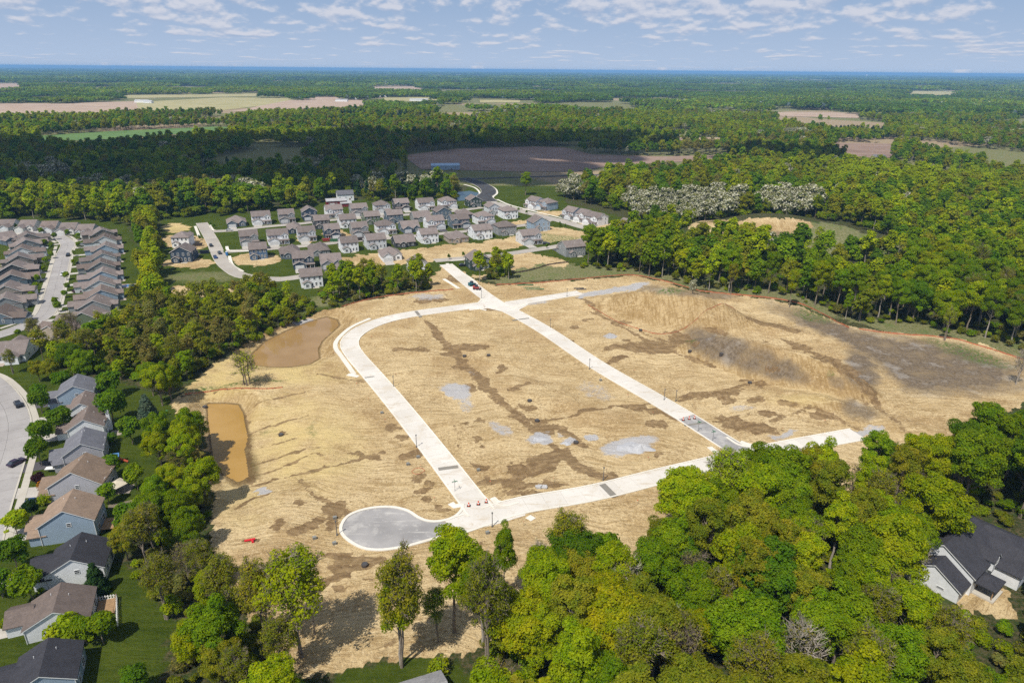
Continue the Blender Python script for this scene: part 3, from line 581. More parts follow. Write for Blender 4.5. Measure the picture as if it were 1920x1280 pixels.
# ------------------------------------------------------------------ houses
WALLC = {'white': (.76, .77, .78), 'light grey': (.56, .575, .59), 'navy': (.040, .062, .095), 'slate blue': (.115, .150, .185), 'taupe': (.25, .225, .20), 'dark green': (.040, .062, .055), 'blue': (.070, .125, .215), 'pale blue': (.30, .38, .47), 'sage green': (.12, .155, .095), 'tan': (.38, .315, .245), 'charcoal': (.055, .06, .068), 'grey': (.26, .27, .275), 'cream': (.66, .64, .60), 'red': (.20, .03, .03), 'lilac grey': (.43, .42, .45)}
for n, c in WALLC.items(): plain('siding ' + n, c, .75, .07, .35, lap=.18)
ROOFC = {'grey-brown': (.175, .150, .142), 'brown': (.215, .160, .120), 'charcoal': (.038, .039, .048), 'slate': (.125, .13, .15), 'dark brown': (.150, .122, .110), 'pale metal': (.42, .43, .45), 'light grey': (.25, .255, .27), 'blue metal': (.30, .42, .55)}
def shingle(n, c):
    m, nt, b, _ = new_mat('roof ' + n); q = NB(nt); o = q.objc()
    br = nt.nodes.new('ShaderNodeTexBrick'); br.inputs['Scale'].default_value = 1.6; br.inputs['Mortar Size'].default_value = .012; br.inputs['Color1'].default_value = (.75, .75, .75, 1); br.inputs['Color2'].default_value = (1.25, 1.22, 1.18, 1); br.inputs['Mortar'].default_value = (.6, .6, .6, 1)
    mp = q.N.new('ShaderNodeMapping'); mp.inputs['Scale'].default_value = (1, 1, 1); q.L.new(o, mp.inputs[0]); q.L.new(mp.outputs[0], br.inputs['Vector'])
    n1 = q.noise(o, .5, 4); n2 = q.noise(o, 5, 4, .7)
    cc = q.mix(q.ramp(n1, .3, .7), tuple(x * .85 for x in c), tuple(x * 1.15 for x in c)); cc = q.mix(q.ramp(n2, .3, .75, 0, .6), cc, tuple(x * 1.35 for x in c)); cc = q.mix(.6, cc, br.outputs[0], 'MULTIPLY'); oi = q.N.new('ShaderNodeObjectInfo'); cc = q.mix(oi.outputs['Random'], q.mix(1.0, cc, (.78, .76, .74), 'MULTIPLY'), q.mix(1.0, cc, (1.15, 1.12, 1.10), 'MULTIPLY'))
    q.L.new(cc, b.inputs['Base Color']); b.inputs['Roughness'].default_value = .9; b.inputs['Specular IOR Level'].default_value = .2; q.L.new(q.bump(n2, .3, .06), b.inputs['Normal'])
for n, c in ROOFC.items(): shingle(n, c)
plain('trim', (.70, .70, .69), .6, .06, .8); plain('garage panel', (.58, .58, .57), .55, .06, .8); plain('drive', (.40, .37, .33), .85, .15, .4); plain('dark drive', (.075, .07, .075), .85, .15, .4); plain('timber', (.30, .19, .10), .8, .25, 1.5); plain('house wrap', (.68, .69, .70), .6, .10, .9, streak=.35); plain('dark opening', (.02, .02, .022), .7, .1)
plain('stone patio', (.36, .30, .25), .9, .3, 1.2)
m, nt, b, _ = new_mat('glass'); b.inputs['Base Color'].default_value = (.035, .045, .06, 1); b.inputs['Roughness'].default_value = .08; b.inputs['Specular IOR Level'].default_value = .6
def unit_window(split):
    f = MB(); t = .09
    f.box(-.5, .5, -.05, .02, -.5, -.5 + t); f.box(-.5, .5, -.05, .02, .5 - t, .5); f.box(-.5, -.5 + t, -.05, .02, -.5 + t, .5 - t); f.box(.5 - t, .5, -.05, .02, -.5 + t, .5 - t); f.box(-.5 + t, .5 - t, -.04, .015, -.03, .03)
    p = MB(); p.quad([(-.5 + t, -.012, -.5 + t), (.5 - t, -.012, -.5 + t), (.5 - t, -.012, .5 - t), (-.5 + t, -.012, .5 - t)])
    if split: return p.mesh('window', ['glass']), f.mesh('frame', ['trim'])
    f.quad([(-.5 + t, -.012, -.5 + t), (.5 - t, -.012, -.5 + t), (.5 - t, -.012, .5 - t), (-.5 + t, -.012, .5 - t)], 1)
    return f.mesh('window', ['trim', 'glass']), None
WIN_NEAR, WIN_FAR = unit_window(True), unit_window(False)
g = MB(); 
for i in range(4): g.box(-.5, .5, -.05, .02, i * .25 + .012, i * .25 + .238)
g.box(-.5, .5, -.02, .015, 0, 1); GARAGE = g.mesh('garage_door', ['garage panel'])
d = MB(); d.box(-.5, .5, -.06, .02, 0, 1); d.box(-.3, .3, -.075, -.06, .55, .9, 1); DOOR = d.mesh('door', ['timber', 'glass'])
FACE = {'f': 0, 'r': math.pi / 2, 'b': math.pi, 'l': -math.pi / 2}
class House:
    def __init__(s, name, loc, yaw, label, group=None, wall='siding white', roof='roof grey-brown', near=False, cat='house'):
        s.root = empty(name, loc, yaw); tag(s.root, label, cat, group); s.w = MB(); s.r = MB(); s.t = MB(); s.wall, s.roofm, s.near = wall, roof, near; s.k = random.Random(label); s.mass = []
    def add(s, x0, x1, y0, y1, h, axis='x', pitch=.5, hip=False, over=.4, z0=0.0, wall=0):
        e = .004 * len(s.mass); x0 += e; x1 -= e; y0 += e; y1 -= e; s.mass.append((x0, x1, y0, y1, h))
        if len(s.mass) == 1: s.m0 = (axis, pitch, hip)
        W, Rf = s.w, s.r
        if z0 == 0: z0 = -.3
        for q in ([(x0, y0), (x1, y0)], [(x1, y0), (x1, y1)], [(x1, y1), (x0, y1)], [(x0, y1), (x0, y0)]): W.quad([(*q[0], z0), (*q[1], z0), (*q[1], h), (*q[0], h)], wall)
        t = .2; ze = h - over * pitch + .02
        if hip:
            hw = min(x1 - x0, y1 - y0) / 2 + over; zr = ze + hw * pitch; X0, X1, Y0, Y1 = x0 - over, x1 + over, y0 - over, y1 + over
            if x1 - x0 >= y1 - y0: r0, r1 = (X0 + hw, (Y0 + Y1) / 2, zr + t), (X1 - hw + .01, (Y0 + Y1) / 2, zr + t)
            else: r0, r1 = ((X0 + X1) / 2, Y0 + hw, zr + t), ((X0 + X1) / 2, Y1 - hw + .01, zr + t)
            c = [(X0, Y0), (X1, Y0), (X1, Y1), (X0, Y1)]; lo = [(*p, ze) for p in c]; hi = [(*p, ze + t) for p in c]
            Rf.quad(lo[::-1])
            for i in range(4): Rf.quad([lo[i], lo[(i + 1) % 4], hi[(i + 1) % 4], hi[i]])
            if x1 - x0 >= y1 - y0: fs = ([hi[0], hi[1], r1, r0], [hi[1], hi[2], r1], [hi[2], hi[3], r0, r1], [hi[3], hi[0], r0])
            else: fs = ([hi[0], hi[1], r0], [hi[1], hi[2], r1, r0], [hi[2], hi[3], r1], [hi[3], hi[0], r0, r1])
            for f in fs: Rf.quad(f)
            return zr
        if axis == 'x':
            a0, a1, b0, b1 = y0, y1, x0, x1; P = lambda a, b, z: (b, a, z)
        else:
            a0, a1, b0, b1 = x0, x1, y0, y1; P = lambda a, b, z: (a, b, z)
        am = (a0 + a1) / 2; zr = h + (a1 - a0) / 2 * pitch
        for b_ in (b0, b1): W.quad([P(a0, b_, h), P(a1, b_, h), P(am, b_, zr)], wall)
        sec = [(a0 - over, ze), (am, zr + .02), (a1 + over, ze), (a1 + over, ze + t), (am, zr + .02 + t), (a0 - over, ze + t)]; B0, B1 = b0 - over * .7, b1 + over * .7
        for i in range(6):
            p, q = sec[i], sec[(i + 1) % 6]; Rf.quad([P(p[0], B0, p[1]), P(q[0], B0, q[1]), P(q[0], B1, q[1]), P(p[0], B1, p[1])])
        for B in (B0, B1): Rf.quad([P(*(sec[0][0], B, sec[0][1])), P(sec[1][0], B, sec[1][1]), P(sec[4][0], B, sec[4][1]), P(sec[5][0], B, sec[5][1])]); Rf.quad([P(sec[1][0], B, sec[1][1]), P(sec[2][0], B, sec[2][1]), P(sec[3][0], B, sec[3][1]), P(sec[4][0], B, sec[4][1])])
        for B in (B0 - .03, B1 + .03):     # barge boards
            for p, q in ((sec[0], sec[1]), (sec[1], sec[2])): Rf.quad([P(p[0], B, p[1] - .06), P(q[0], B, q[1] - .06), P(q[0], B, q[1] + .14), P(p[0], B, p[1] + .14)], 1)
        return zr
    def win(s, face, u, z, w=1.0, h=1.4, mi=0):
        x0, x1, y0, y1, _ = s.mass[mi]; o = .03; p = {'f': (u, y0 - o), 'b': (u, y1 + o), 'l': (x0 - o, u), 'r': (x1 + o, u)}[face]
        a, fr = WIN_NEAR if s.near else WIN_FAR
        ob = link('window', a, s.root, (p[0], p[1], z), FACE[face], (w, 1, h))
        if fr: link('frame', fr, ob)
    def opening(s, mesh, name, face, u, w, h, mi=0, z=0.02):
        x0, x1, y0, y1, _ = s.mass[mi]; o = .04; p = {'f': (u, y0 - o), 'b': (u, y1 + o), 'l': (x0 - o, u), 'r': (x1 + o, u)}[face]
        link(name, mesh, s.root, (p[0], p[1], z), FACE[face], (w, 1, h))
    def porch(s, x0, x1, y0, y1, h, pitch=.25, posts=3):
        b = MB(); b.quad([(x0 - .3, y0 - .3, h), (x1 + .3, y0 - .3, h), (x1 + .3, y1, h + (y1 - y0) * pitch), (x0 - .3, y1, h + (y1 - y0) * pitch)]); b.quad([(x0 - .3, y0 - .3, h - .2), (x0 - .3, y1, h - .2), (x1 + .3, y1, h - .2), (x1 + .3, y0 - .3, h - .2)])
        b.quad([(x0 - .3, y0 - .3, h - .2), (x1 + .3, y0 - .3, h - .2), (x1 + .3, y0 - .3, h), (x0 - .3, y0 - .3, h)])
        for x in (x0 - .3, x1 + .3): b.quad([(x, y0 - .3, h - .2), (x, y1, h - .2), (x, y1, h + (y1 - y0) * pitch), (x, y0 - .3, h)])
        pr = b.build('porch_roof', s.roofm, s.root)
        for i in range(posts):
            p = MB(); x = x0 + .1 + (x1 - x0 - .2) * i / max(1, posts - 1); p.box(x - .1, x + .1, y0 + .02, y0 + .22, 0, h - .2); p.build('porch_post', 'trim', s.root)
        f = MB(); f.box(x0, x1, y0, y1 - .05, -.1, .12); f.build('porch_floor', 'walk_concrete', s.root)
    def done(s, pipes=True, wall2=None):
        s.w.build('wall', [s.wall] + ([wall2] if wall2 else []), s.root); rf = s.r.build('roof', [s.roofm, 'trim'], s.root)
        if pipes and s.mass:
            x0, x1, y0, y1, h = s.mass[0]
            for k in range(2):
                u = x0 + (x1 - x0) * s.k.uniform(.25, .75); v = y0 + (y1 - y0) * s.k.uniform(.6, .75); ax, pt, hp = s.m0; b = MB(); zt = h + min((y1 - y0) / 2 - abs(v - (y0 + y1) / 2) if ax == 'x' or hp else 99, (x1 - x0) / 2 - abs(u - (x0 + x1) / 2) if ax == 'y' or hp else 99) * pt; b.tube([(u, v, zt - .2), (u, v, zt + .62)], .07, 6); b.build('vent_pipe', 'trim', rf)
        return s.root
def estate_house(cx, cy_, w, style, back, wall, label, yaw=R(23), roof='grey-brown', group='new two-storey houses of the estate'):
    yaw = yaw + (math.pi if back else 0); S = House('house', (cx, cy_, 0), yaw, label, group, 'siding ' + wall, 'roof ' + roof); k = S.k; d = 10.5; x0, x1, y0, y1 = -w / 2, w / 2, -d / 2, d / 2
    lo, up = 1.55, 4.45
    if style in ('A', 'C'):
        S.add(x0, x1, y0, y1, 5.6, 'x', .5, hip=(style == 'C')); m = k.choice([-1, 1]); gx0, gx1 = (x0, x0 + 4.6) if m < 0 else (x1 - 4.6, x1)
        S.add(gx0 + .2, gx1 - .2, y0 - 1.1, y0 + 4, 5.4, 'y', .62); g0, g1 = (x0 + .15, x0 + 6.2) if m > 0 else (x1 - 6.2, x1 - .15)
        S.add(g0, g1, y0 - 2.4, y0 + 1, 2.9, 'y', .45); S.opening(GARAGE, 'garage_door', 'f', (g0 + g1) / 2, 4.6, 2.2, 2)
        p0, p1 = (g1 + .1, gx1) if m > 0 else (gx0, g0 - .1)
        S.porch(p0, p1, y0 - 2.6, y0 - 1.12 + .0, 2.6, .3, 3); S.opening(DOOR, 'door', 'f', (p0 + p1) / 2 - .6 * m, 1.0, 2.1, 1, .12)
        for u in ((gx0 + gx1) / 2 - .8, (gx0 + gx1) / 2 + .8): S.win('f', u, up, .95, 1.5, 1)
        for u in np.linspace(g0 + 1.2, g1 - 1.2, 3): S.win('f', u, up, .95, 1.4, 0)
        S.win('f', (gx0 + gx1) / 2 + m * 1.2, lo, 1.1, 1.5, 1)
    elif style == 'B':
        S.add(x0, x1, y0, y1, 5.6, 'y', .55); g0, g1 = x0 + .2, x0 + 5.8; S.add(g0, g1, y0 - 2.6, y0 + 1, 2.9, 'y', .5); S.opening(GARAGE, 'garage_door', 'f', (g0 + g1) / 2, 4.4, 2.2, 1)
        S.porch(g1 + .1, x1 - .1, y0 - 2.2, y0, 2.6, .3, 3); S.opening(DOOR, 'door', 'f', g1 + 1.2, 1.0, 2.1, 0, .12); S.win('f', x1 - 1.6, lo, 1.4, 1.5)
        for u in np.linspace(x0 + 1.6, x1 - 1.6, 3): S.win('f', u, up, 1.0, 1.4)
    else:  # R: one storey
        S.add(x0, x1, y0, y1 + 1, 3.0, 'x', .58, hip=k.random() < .4); g0, g1 = x0 + .2, x0 + 6.0; S.add(g0, g1, y0 - 3.0, y0 + 2, 2.95, 'y', .6); S.opening(GARAGE, 'garage_door', 'f', (g0 + g1) / 2, 4.6, 2.2, 1)
        S.add(x1 - 4.4, x1 - .3, y0 - 1.4, y0 + 2, 2.9, 'y', .7); S.win('f', x1 - 2.3, 1.5, 1.7, 1.5, 2); S.porch(g1 + .1, x1 - 4.5, y0 - 1.6, y0, 2.5, .25, 2); S.opening(DOOR, 'door', 'f', (g1 + x1 - 4.4) / 2, 1.0, 2.1, 0, .1)
        for u in np.linspace(x0 + 1.8, x1 - 1.8, 4): S.win('b', u, 1.5, 1.1, 1.5)
        S.add(x0 + w * .5, x0 + w * .5 + 3.6, y1 + .5, y1 + 2.6, 2.8, 'y', .55); S.win('b', x0 + w * .5 + 1.8, 1.5, 1.7, 1.4, 3); S.win('l', 0, 1.5); S.win('r', .5, 1.5)
    if style != 'R':
        for u in np.linspace(x0 + 1.4, x1 - 1.4, 4): S.win('b', u, up, 1.1, 1.5)
        for u in np.linspace(x0 + 1.3, x0 + w * .5, 3): S.win('b', u, lo, 1.0, 1.7)
        n = len(S.mass); S.add(x0 + w * .56, x0 + w * .56 + 3.6, y1 - .5, y1 + 2.0, 2.7, 'y', .55); S.win('b', x0 + w * .56 + 1.8, 1.5, 1.6, 1.5, n)
        for f in 'lr': S.win(f, -2.2, up, .9, 1.3); S.win(f, 2.4, up, .9, 1.3); S.win(f, 2.4, lo, .9, 1.4)
        p = MB(); p.box(x0 + w * .2, x0 + w * .5, y1 + .1, y1 + 2.6, -.1, .1); p.build('patio', 'walk_concrete', S.root)
    dv = MB(); gm = (S.mass[2] if style in ('A', 'C') else S.mass[1]); dv.box(gm[0] + .4, gm[1] - .4, gm[2] - 7, gm[2] - .1, -.2, .05); dv.build('driveway', k.choice(['drive', 'drive', 'dark drive']), S.root)
    return S.done()
# (x0, x1, y bottom in the photo, style, back?, wall, extra look, where)
EST = [
 ('farthest row', [(419, 457, 425, 'R', 0, 'slate blue'), (466, 504, 421, 'A', 0, 'white'), (517, 549, 417, 'A', 0, 'grey'), (561, 591, 412, 'B', 0, 'navy'), (605, 640, 408, 'A', 0, 'white'), (652, 687, 405, 'A', 0, 'grey'), (697, 729, 399, 'C', 0, 'light grey'), (734, 765, 395, 'A', 0, 'charcoal'), (777, 813, 394, 'A', 0, 'white'), (820, 854, 391, 'C', 0, 'white'), (873, 901, 389, 'B', 1, 'dark green')]),
 ('second-farthest row', [(533, 561, 437, 'R', 1, 'navy'), (583, 615, 429, 'A', 1, 'charcoal'), (630, 665, 427, 'A', 1, 'white'), (677, 710, 421, 'A', 1, 'sage green'), (719, 753, 418, 'A', 1, 'slate blue'), (767, 806, 415, 'R', 1, 'grey'), (811, 844, 412, 'B', 1, 'slate blue'), (853, 886, 410, 'R', 1, 'charcoal'), (909, 935, 403, 'B', 1, 'light grey'), (936, 969, 410, 'C', 1, 'white')]),
 ('third-farthest row', [(443, 480, 460, 'A', 0, 'grey'), (495, 537, 458, 'A', 0, 'white'), (552, 588, 452, 'A', 0, 'light grey'), (602, 634, 447, 'A', 0, 'navy'), (653, 687, 443, 'A', 0, 'grey'), (700, 739, 439, 'C', 0, 'white'), (746, 784, 435, 'R', 0, 'slate blue'), (793, 831, 430, 'A', 0, 'white'), (838, 879, 427, 'A', 0, 'slate blue'), (886, 925, 421, 'C', 0, 'white')]),
 ('fourth-farthest row', [(461, 497, 486, 'A', 1, 'blue'), (518, 559, 484, 'R', 1, 'slate blue'), (573, 613, 479, 'R', 1, 'grey'), (632, 668, 473, 'A', 1, 'white'), (680, 721, 467, 'A', 1, 'light grey'), (732, 775, 463, 'R', 1, 'charcoal'), (781, 819, 456, 'A', 1, 'white'), (832, 875, 455, 'R', 1, 'tan'), (879, 921, 448, 'A', 1, 'white'), (924, 968, 441, 'C', 1, 'grey'), (989, 1030, 433, 'B', 1, 'pale blue')]),
 ('row nearest the earthworks', [(542, 585, 503, 'A', 0, 'navy'), (594, 637, 502, 'R', 0, 'grey'), (707, 750, 488, 'R', 0, 'white'), (969, 1012, 458, 'A', 0, 'light grey')]),
 ('short row behind the tree clump', [(556, 601, 539, 'A', 1, 'white'), (622, 660, 519, 'R', 1, 'tan'), (762, 800, 516, 'B', 1, 'white'), (873, 916, 506, 'B', 1, 'dark green'), (1049, 1097, 481, 'A', 1, 'grey')]),
 ('pair of lots beside the cross street', [(319, 354, 463, 'C', 1, 'white'), (317, 359, 492, 'B', 1, 'navy')]),
 ('far side of the wide street', [(990, 1020, 391, 'A', 0, 'white'), (1012, 1043, 394, 'C', 0, 'pale blue'), (1060, 1090, 412, 'A', 0, 'light grey'), (1085, 1112, 417, 'A', 0, 'white'), (1100, 1139, 423, 'A', 0, 'white'), (1164, 1198, 437, 'A', 0, 'light grey'), (1185, 1220, 441, 'A', 0, 'white')]),
]
ORD = ['first', 'second', 'third', 'fourth', 'fifth', 'sixth', 'seventh', 'eighth', 'ninth', 'tenth', 'eleventh', 'twelfth', 'thirteenth', 'fourteenth', 'fifteenth', 'sixteenth']
STY = {'A': 'gabled two-storey', 'B': 'gable-ended two-storey', 'C': 'hip-roofed two-storey', 'R': 'one-storey'}
for row, hs in EST:
    for i, (a, b_, yb, st, bk, wl) in enumerate(hs):
        g0 = G((a + b_) / 2, yb); dep = np.dot(g0 - CAM, FWD); wd = np.clip((b_ - a) * dep / FPX * .88, 8.5, 12.5)
        yw = R(23) if 'wide street' not in row else R(-50)
        if yb > 485 and 'pair' not in row: yw = R(20)
        if 'pair' in row: yw = R(-72) if False else R(8)
        lab = '%s %s house, %s along the %s' % (wl, STY[st], ORD[i], row) if 'lots' not in row and 'side' not in row else '%s %s house, %s on the %s' % (wl, STY[st], ORD[i], row)
        estate_house(g0[0], g0[1] + 5.6, wd, st, bk, wl, lab, yw, 'grey-brown')
# ---- the grey-roofed court: one-storey houses facing their street
def court_house(px_, py_, wall, label, w=9.6, d=12.0, front=None, k=0):
    p = G(px_, py_, 4.2)[:2]; Pc = OLDG['court'][0]; j = np.argmin(np.hypot(Pc[:, 0] - p[0], Pc[:, 1] - p[1])); dv = Pc[j] - p; yaw = math.atan2(dv[0], -dv[1]) if front is None else front
    S = House('house', (p[0], p[1], 0), yaw, label, 'one-storey houses round the grey-roofed court', 'siding ' + wall, 'roof grey-brown' if k % 3 else 'roof dark brown'); x0, x1, y0, y1 = -w / 2, w / 2, -d / 2, d / 2; m = 1 if k % 2 else -1
    S.add(x0, x1, y0, y1, 3.0, 'x', .52); g0, g1 = (x0 + .2, x0 + 5.4) if m < 0 else (x1 - 5.4, x1 - .2); S.add(g0, g1, y0 - 5.0, y0 + 3, 2.95, 'y', .55); S.opening(GARAGE, 'garage_door', 'f', (g0 + g1) / 2, 4.2, 2.2, 1)
    e0, e1 = (x1 - 3.9, x1 - .3) if m < 0 else (x0 + .3, x0 + 3.9); S.add(e0, e1, y0 - 1.4, y0 + 3, 2.9, 'y', .6); S.win('f', (e0 + e1) / 2, 1.5, 1.7, 1.4, 2)
    S.porch(min(g1, e1) + .1 if m < 0 else e1 + .1, max(e0, g1) - .1 if m < 0 else g0 - .1, y0 - 1.6, y0, 2.5, .2, 2)
    for u in (-3.5, 0, 3.2): S.win('b', u, 1.6, 1.1, 1.5)
    S.win('l', -2.5, 1.6, 1.0, 1.3); S.win('l', 2.5, 1.6, 1.0, 1.3); S.win('r', -2.5, 1.6, 1.0, 1.3); S.win('r', 2.5, 1.6, 1.0, 1.3)
    n = len(S.mass); S.add(x0 + 1.5, x0 + 6, y1 - .5, y1 + 2.4, 2.8, 'y', .5); S.win('b', x0 + 3.7, 1.6, 1.8, 1.4, n)
    dvw = MB(); dvw.box(g0 + .9, g1 - .9, y0 - 14.0, y0 - 5.1, -.2, .05); dvw.build('driveway', 'drive', S.root); pt = MB(); pt.box(x0 + 6.3, x0 + 9.4, y1 + .1, y1 + 3.2, -.1, .08); pt.build('patio', 'stone patio', S.root); S.done()
RROW = [(112, 612, 'tan'), (165, 587, 'sage green'), (180, 565, 'grey'), (191, 546, 'pale blue'), (188, 528, 'light grey'), (194, 511, 'pale blue'), (190, 494, 'grey'), (192, 478, 'light grey'), (199, 462, 'pale blue'), (197, 446, 'light grey'), (190, 433, 'taupe')]
TROW = [(164, 426, 'light grey'), (132, 423, 'cream'), (96, 420, 'light grey'), (56, 418, 'cream'), (16, 417, 'light grey')]
LROW = [(2, 584, 'slate blue'), (12, 560, 'grey'), (16, 538, 'taupe'), (23, 517, 'slate blue'), (29, 498, 'charcoal'), (36, 482, 'taupe'), (42, 467, 'light grey'), (48, 453, 'grey'), (52, 441, 'taupe')]
for i, (a, b_, wl) in enumerate(RROW): court_house(a, b_, wl, '%s one-storey house, %s up the tree-line side of the court' % (wl, ORD[i]), k=i)
for i, (a, b_, wl) in enumerate(TROW): court_house(a, b_, wl, '%s one-storey house, %s from the tree line atop the court' % (wl, ORD[i]), front=R(8), k=i + 1)
for i, (a, b_, wl) in enumerate(LROW): court_house(a, b_, wl, '%s one-storey house, %s up the outer side of the court' % (wl, ORD[i]), k=i)
court_house(28, 648, 'white', 'white one-storey house below the mouth of the court, beside the scrub belt', front=R(-165), k=1)
court_house(8, 441, 'slate blue', 'slate blue house behind the outer side of the court, seen at the picture edge', front=R(60), k=2)
# ---- the near row: gable end towards us
def near_house(A, B, D, h, pitch, wall, roof, label, wing=1, ridge=.5, gable_win=True, lean=0, vent='window'):
    a, b_ = G(*A)[:2], G(*B)[:2]; yaw = math.atan2(b_[1] - a[1], b_[0] - a[0]); W = float(np.hypot(*(b_ - a)))
    S = House('house', (a[0], a[1], 0), yaw, label, None, 'siding ' + wall, 'roof ' + roof, near=True)
    S.add(0, W, 0, D, h, 'y', pitch, over=.35)
    if wing: S.add(-3.6, .6, D * .35, D * .35 + 5.6, h * .55 if h > 4 else 2.5, 'x', .5); S.opening(GARAGE, 'garage_door', 'l', D * .35 + 2.8, 4.4, 2.1, 1)
    if wing > 1: S.add(-2.4, 1.0, -.0 + .25, D * .33, 2.5, 'x', .5)
    if gable_win: S.win('f', W * .55, h * .78 + .6, 1.0, 1.0)
    S.win('r', D * .25, 1.5, 1.5, 1.5); S.win('r', D * .7, 1.4, 1.8, 1.9); S.win('l', D * .2, 1.5, 1.2, 1.4)
    if h > 4: S.win('r', D * .25, 4.2, 1.0, 1.3); S.win('r', D * .7, 4.2, 1.0, 1.3); S.win('b', W * .4, 4.2, 1, 1.3)
    S.win('b', W * .5, 1.5, 1.2, 1.4)
    dp = MB(); dp.box(W - .12, W - .02, -.14, -.04, 0, h - .1); dp.build('downpipe', 'trim', S.root); dp = MB(); dp.box(.02, .12, -.14, -.04, 0, h - .1); dp.build('downpipe', 'trim', S.root)
    dv = MB(); dv.box(-13, -3.7, D * .35 + .4, D * .35 + 5.2, -.2, .05); dv.build('driveway', 'drive' if roof != 'slate' else 'dark drive', S.root)
    S.done(); return S.root, W, D
NEAR = [((112, 768), (180, 758), 9.5, 4.6, .55, 'pale blue', 'slate', 'pale blue house with slate roof, topmost of the near row beside the bend', 2), ((134, 796), (183, 789), 9, 4.4, .6, 'white', 'dark brown', 'white gabled house with brown roof, second down the near row', 1), ((132, 832), (199, 822), 9, 4.2, .6, 'white', 'dark brown', 'white house with brown roof and chimney, third down the near row', 1),
        ((124, 884), (199, 870), 9.5, 4.6, .6, 'lilac grey', 'slate', 'lilac grey house with slate roof beside the playset, fourth down the near row', 2), ((97, 944), (197, 936), 9, 4.6, .62, 'lilac grey', 'brown', 'lilac grey house with brown roof and a small gable window, fifth down the near row', 2), ((80, 1023), (184, 1007), 8.6, 4.9, .6, 'pale blue', 'brown', 'blue-sided house with brown roof and a deck, sixth down the near row', 2),
        ((90, 1106), (200, 1086), 9, 3.4, .56, 'white', 'charcoal', 'white-sided house with dark charcoal roof, seventh down the near row', 2), ((51, 1207), (173, 1177), 8.2, 3.0, .52, 'white', 'dark brown', 'white-sided house with grey-brown roof beside a white fence, eighth down the near row', 1), ((28, 1335), (150, 1300), 8.6, 3.6, .52, 'pale blue', 'charcoal', 'pale blue house with charcoal roof at the lower corner, last of the near row', 1)]
NH = [near_house(*n[:8], wing=n[8]) for n in NEAR]
r3 = NH[2][0]; c = MB(); c.box(NH[2][1] + .02, NH[2][1] + .9, 5.2, 6.6, -.1, 7.2); c.build('chimney', 'siding white', r3)
# deck, patio and awning of the near houses belong to the houses
for k, (x0, y0, x1, y1, z, m) in ((5, (.3, 1.5, 5.2, 6.2, .9, 'timber')), (4, (.8, 2, 5, 6, .12, 'stone patio')), (2, (.8, 1, 4, 4.5, .1, 'stone patio')), (7, (.3, 2.5, 3.6, 7, .5, 'timber'))):
    root, W, D = NH[k]; b = MB()
    for i in range(int((y1 - y0) / .3)): b.box(W + x0, W + x1, y0 + i * .3, y0 + i * .3 + .27, z - .1, z)
    if z > .3:
        for px_ in (W + x0 + .1, W + x1 - .2):
            for py_ in (y0 + .1, y1 - .2): b.box(px_, px_ + .1, py_, py_ + .1, -.2, z + .9)
        b.box(W + x1 - .12, W + x1 - .06, y0, y1, z + .8, z + .9)
    b.build('deck' if z > .3 else 'patio', m, root)
# ---- big house being built at the wood
def big_house():
    p = G(1816, 1116)[:2]; yaw = R(38); S = House('house', (p[0], p[1], 0), yaw, 'large white-wrapped house under a black roof being built in the wood', None, 'house wrap', 'roof charcoal', near=True)
    S.add(0, 15, 0, 13.0, 4.6, 'x', .62, over=.5); S.add(-4.6, .5, .6, 11.0, 3.0, 'x', .62, over=.5); S.add(9.5, 19, -5.5, 7, 3.6, 'y', .62, over=.5); S.add(17, 25, -3, 9, 3.2, 'x', .45, hip=True); S.add(1.5, 6.2, -3.6, 1, 2.9, 'y', .5, hip=True, z0=2.6)
    S.add(7.4, 10.6, -1.0, 4, 5.4, 'y', .9, over=.3, z0=3.0)
    S.win('f', 9.0, 4.9, 1.7, 1.5, 5); S.win('l', 4.0, 1.7, 1.6, .5, 1); S.win('l', 7.4, 1.7, 1.2, 1.2, 1); S.win('f', -2.6, 1.6, 1.8, 1.7, 1); S.win('f', 14.2, 1.6, 2.4, 1.6, 2); S.opening(DOOR, 'door', 'f', 3.6, 1.2, 2.3, 0, .3); S.opening(GARAGE, 'garage_door', 'f', 22, 5, 2.3, 3)
    for x in (1.7, 6.0): b = MB(); b.box(x - .09, x + .09, -3.5, -3.32, .3, 2.6); b.build('porch_post', 'timber', S.root)
    b = MB(); b.box(1.2, 6.6, -4.0, -.05, -.2, .35); b.build('porch_floor', 'walk_concrete', S.root); S.done()
big_house()
# ---- grey roof at the bottom edge, barn and farmhouses behind the estate
def simple_house(px_, py_, w, d, h, pitch, wall, roof, label, yaw=0, cat='house', axis='x', group=None, wins=3):
    p = G(px_, py_); S = House('barn' if cat == 'barn' else 'house' if cat == 'house' else 'shed', (p[0], p[1] + d / 2, 0), yaw, label, group, 'siding ' + wall, 'roof ' + roof, cat=cat); S.add(-w / 2, w / 2, -d / 2, d / 2, h, axis, pitch)
    for u in np.linspace(-w * .35, w * .35, wins): S.win('f', u, h * .55, 1.1, 1.3); 
    S.opening(DOOR, 'door', 'f', w * .18 + .9, 1.1, 2.1)
    if cat == 'barn': S.add(w * .2, w * .75, -d / 2 - 2, d * .3, h * .6, 'x', .35); S.opening(GARAGE, 'barn_door', 'f', -w * .2, 3.4, 3.0)
    S.done()
simple_house(772, 1368, 11, 7, 3.0, .4, 'light grey', 'light grey', 'light grey roof of the house at the bottom edge, on the lawn point', R(22))
simple_house(628, 388, 15, 8, 4.5, .35, 'red', 'pale metal', 'red barn with a pale metal roof behind the farthest row', R(20), 'barn')
simple_house(645, 377, 13, 9, 5.2, .6, 'white', 'slate', 'white farmhouse with slate roof behind the red barn', R(20))
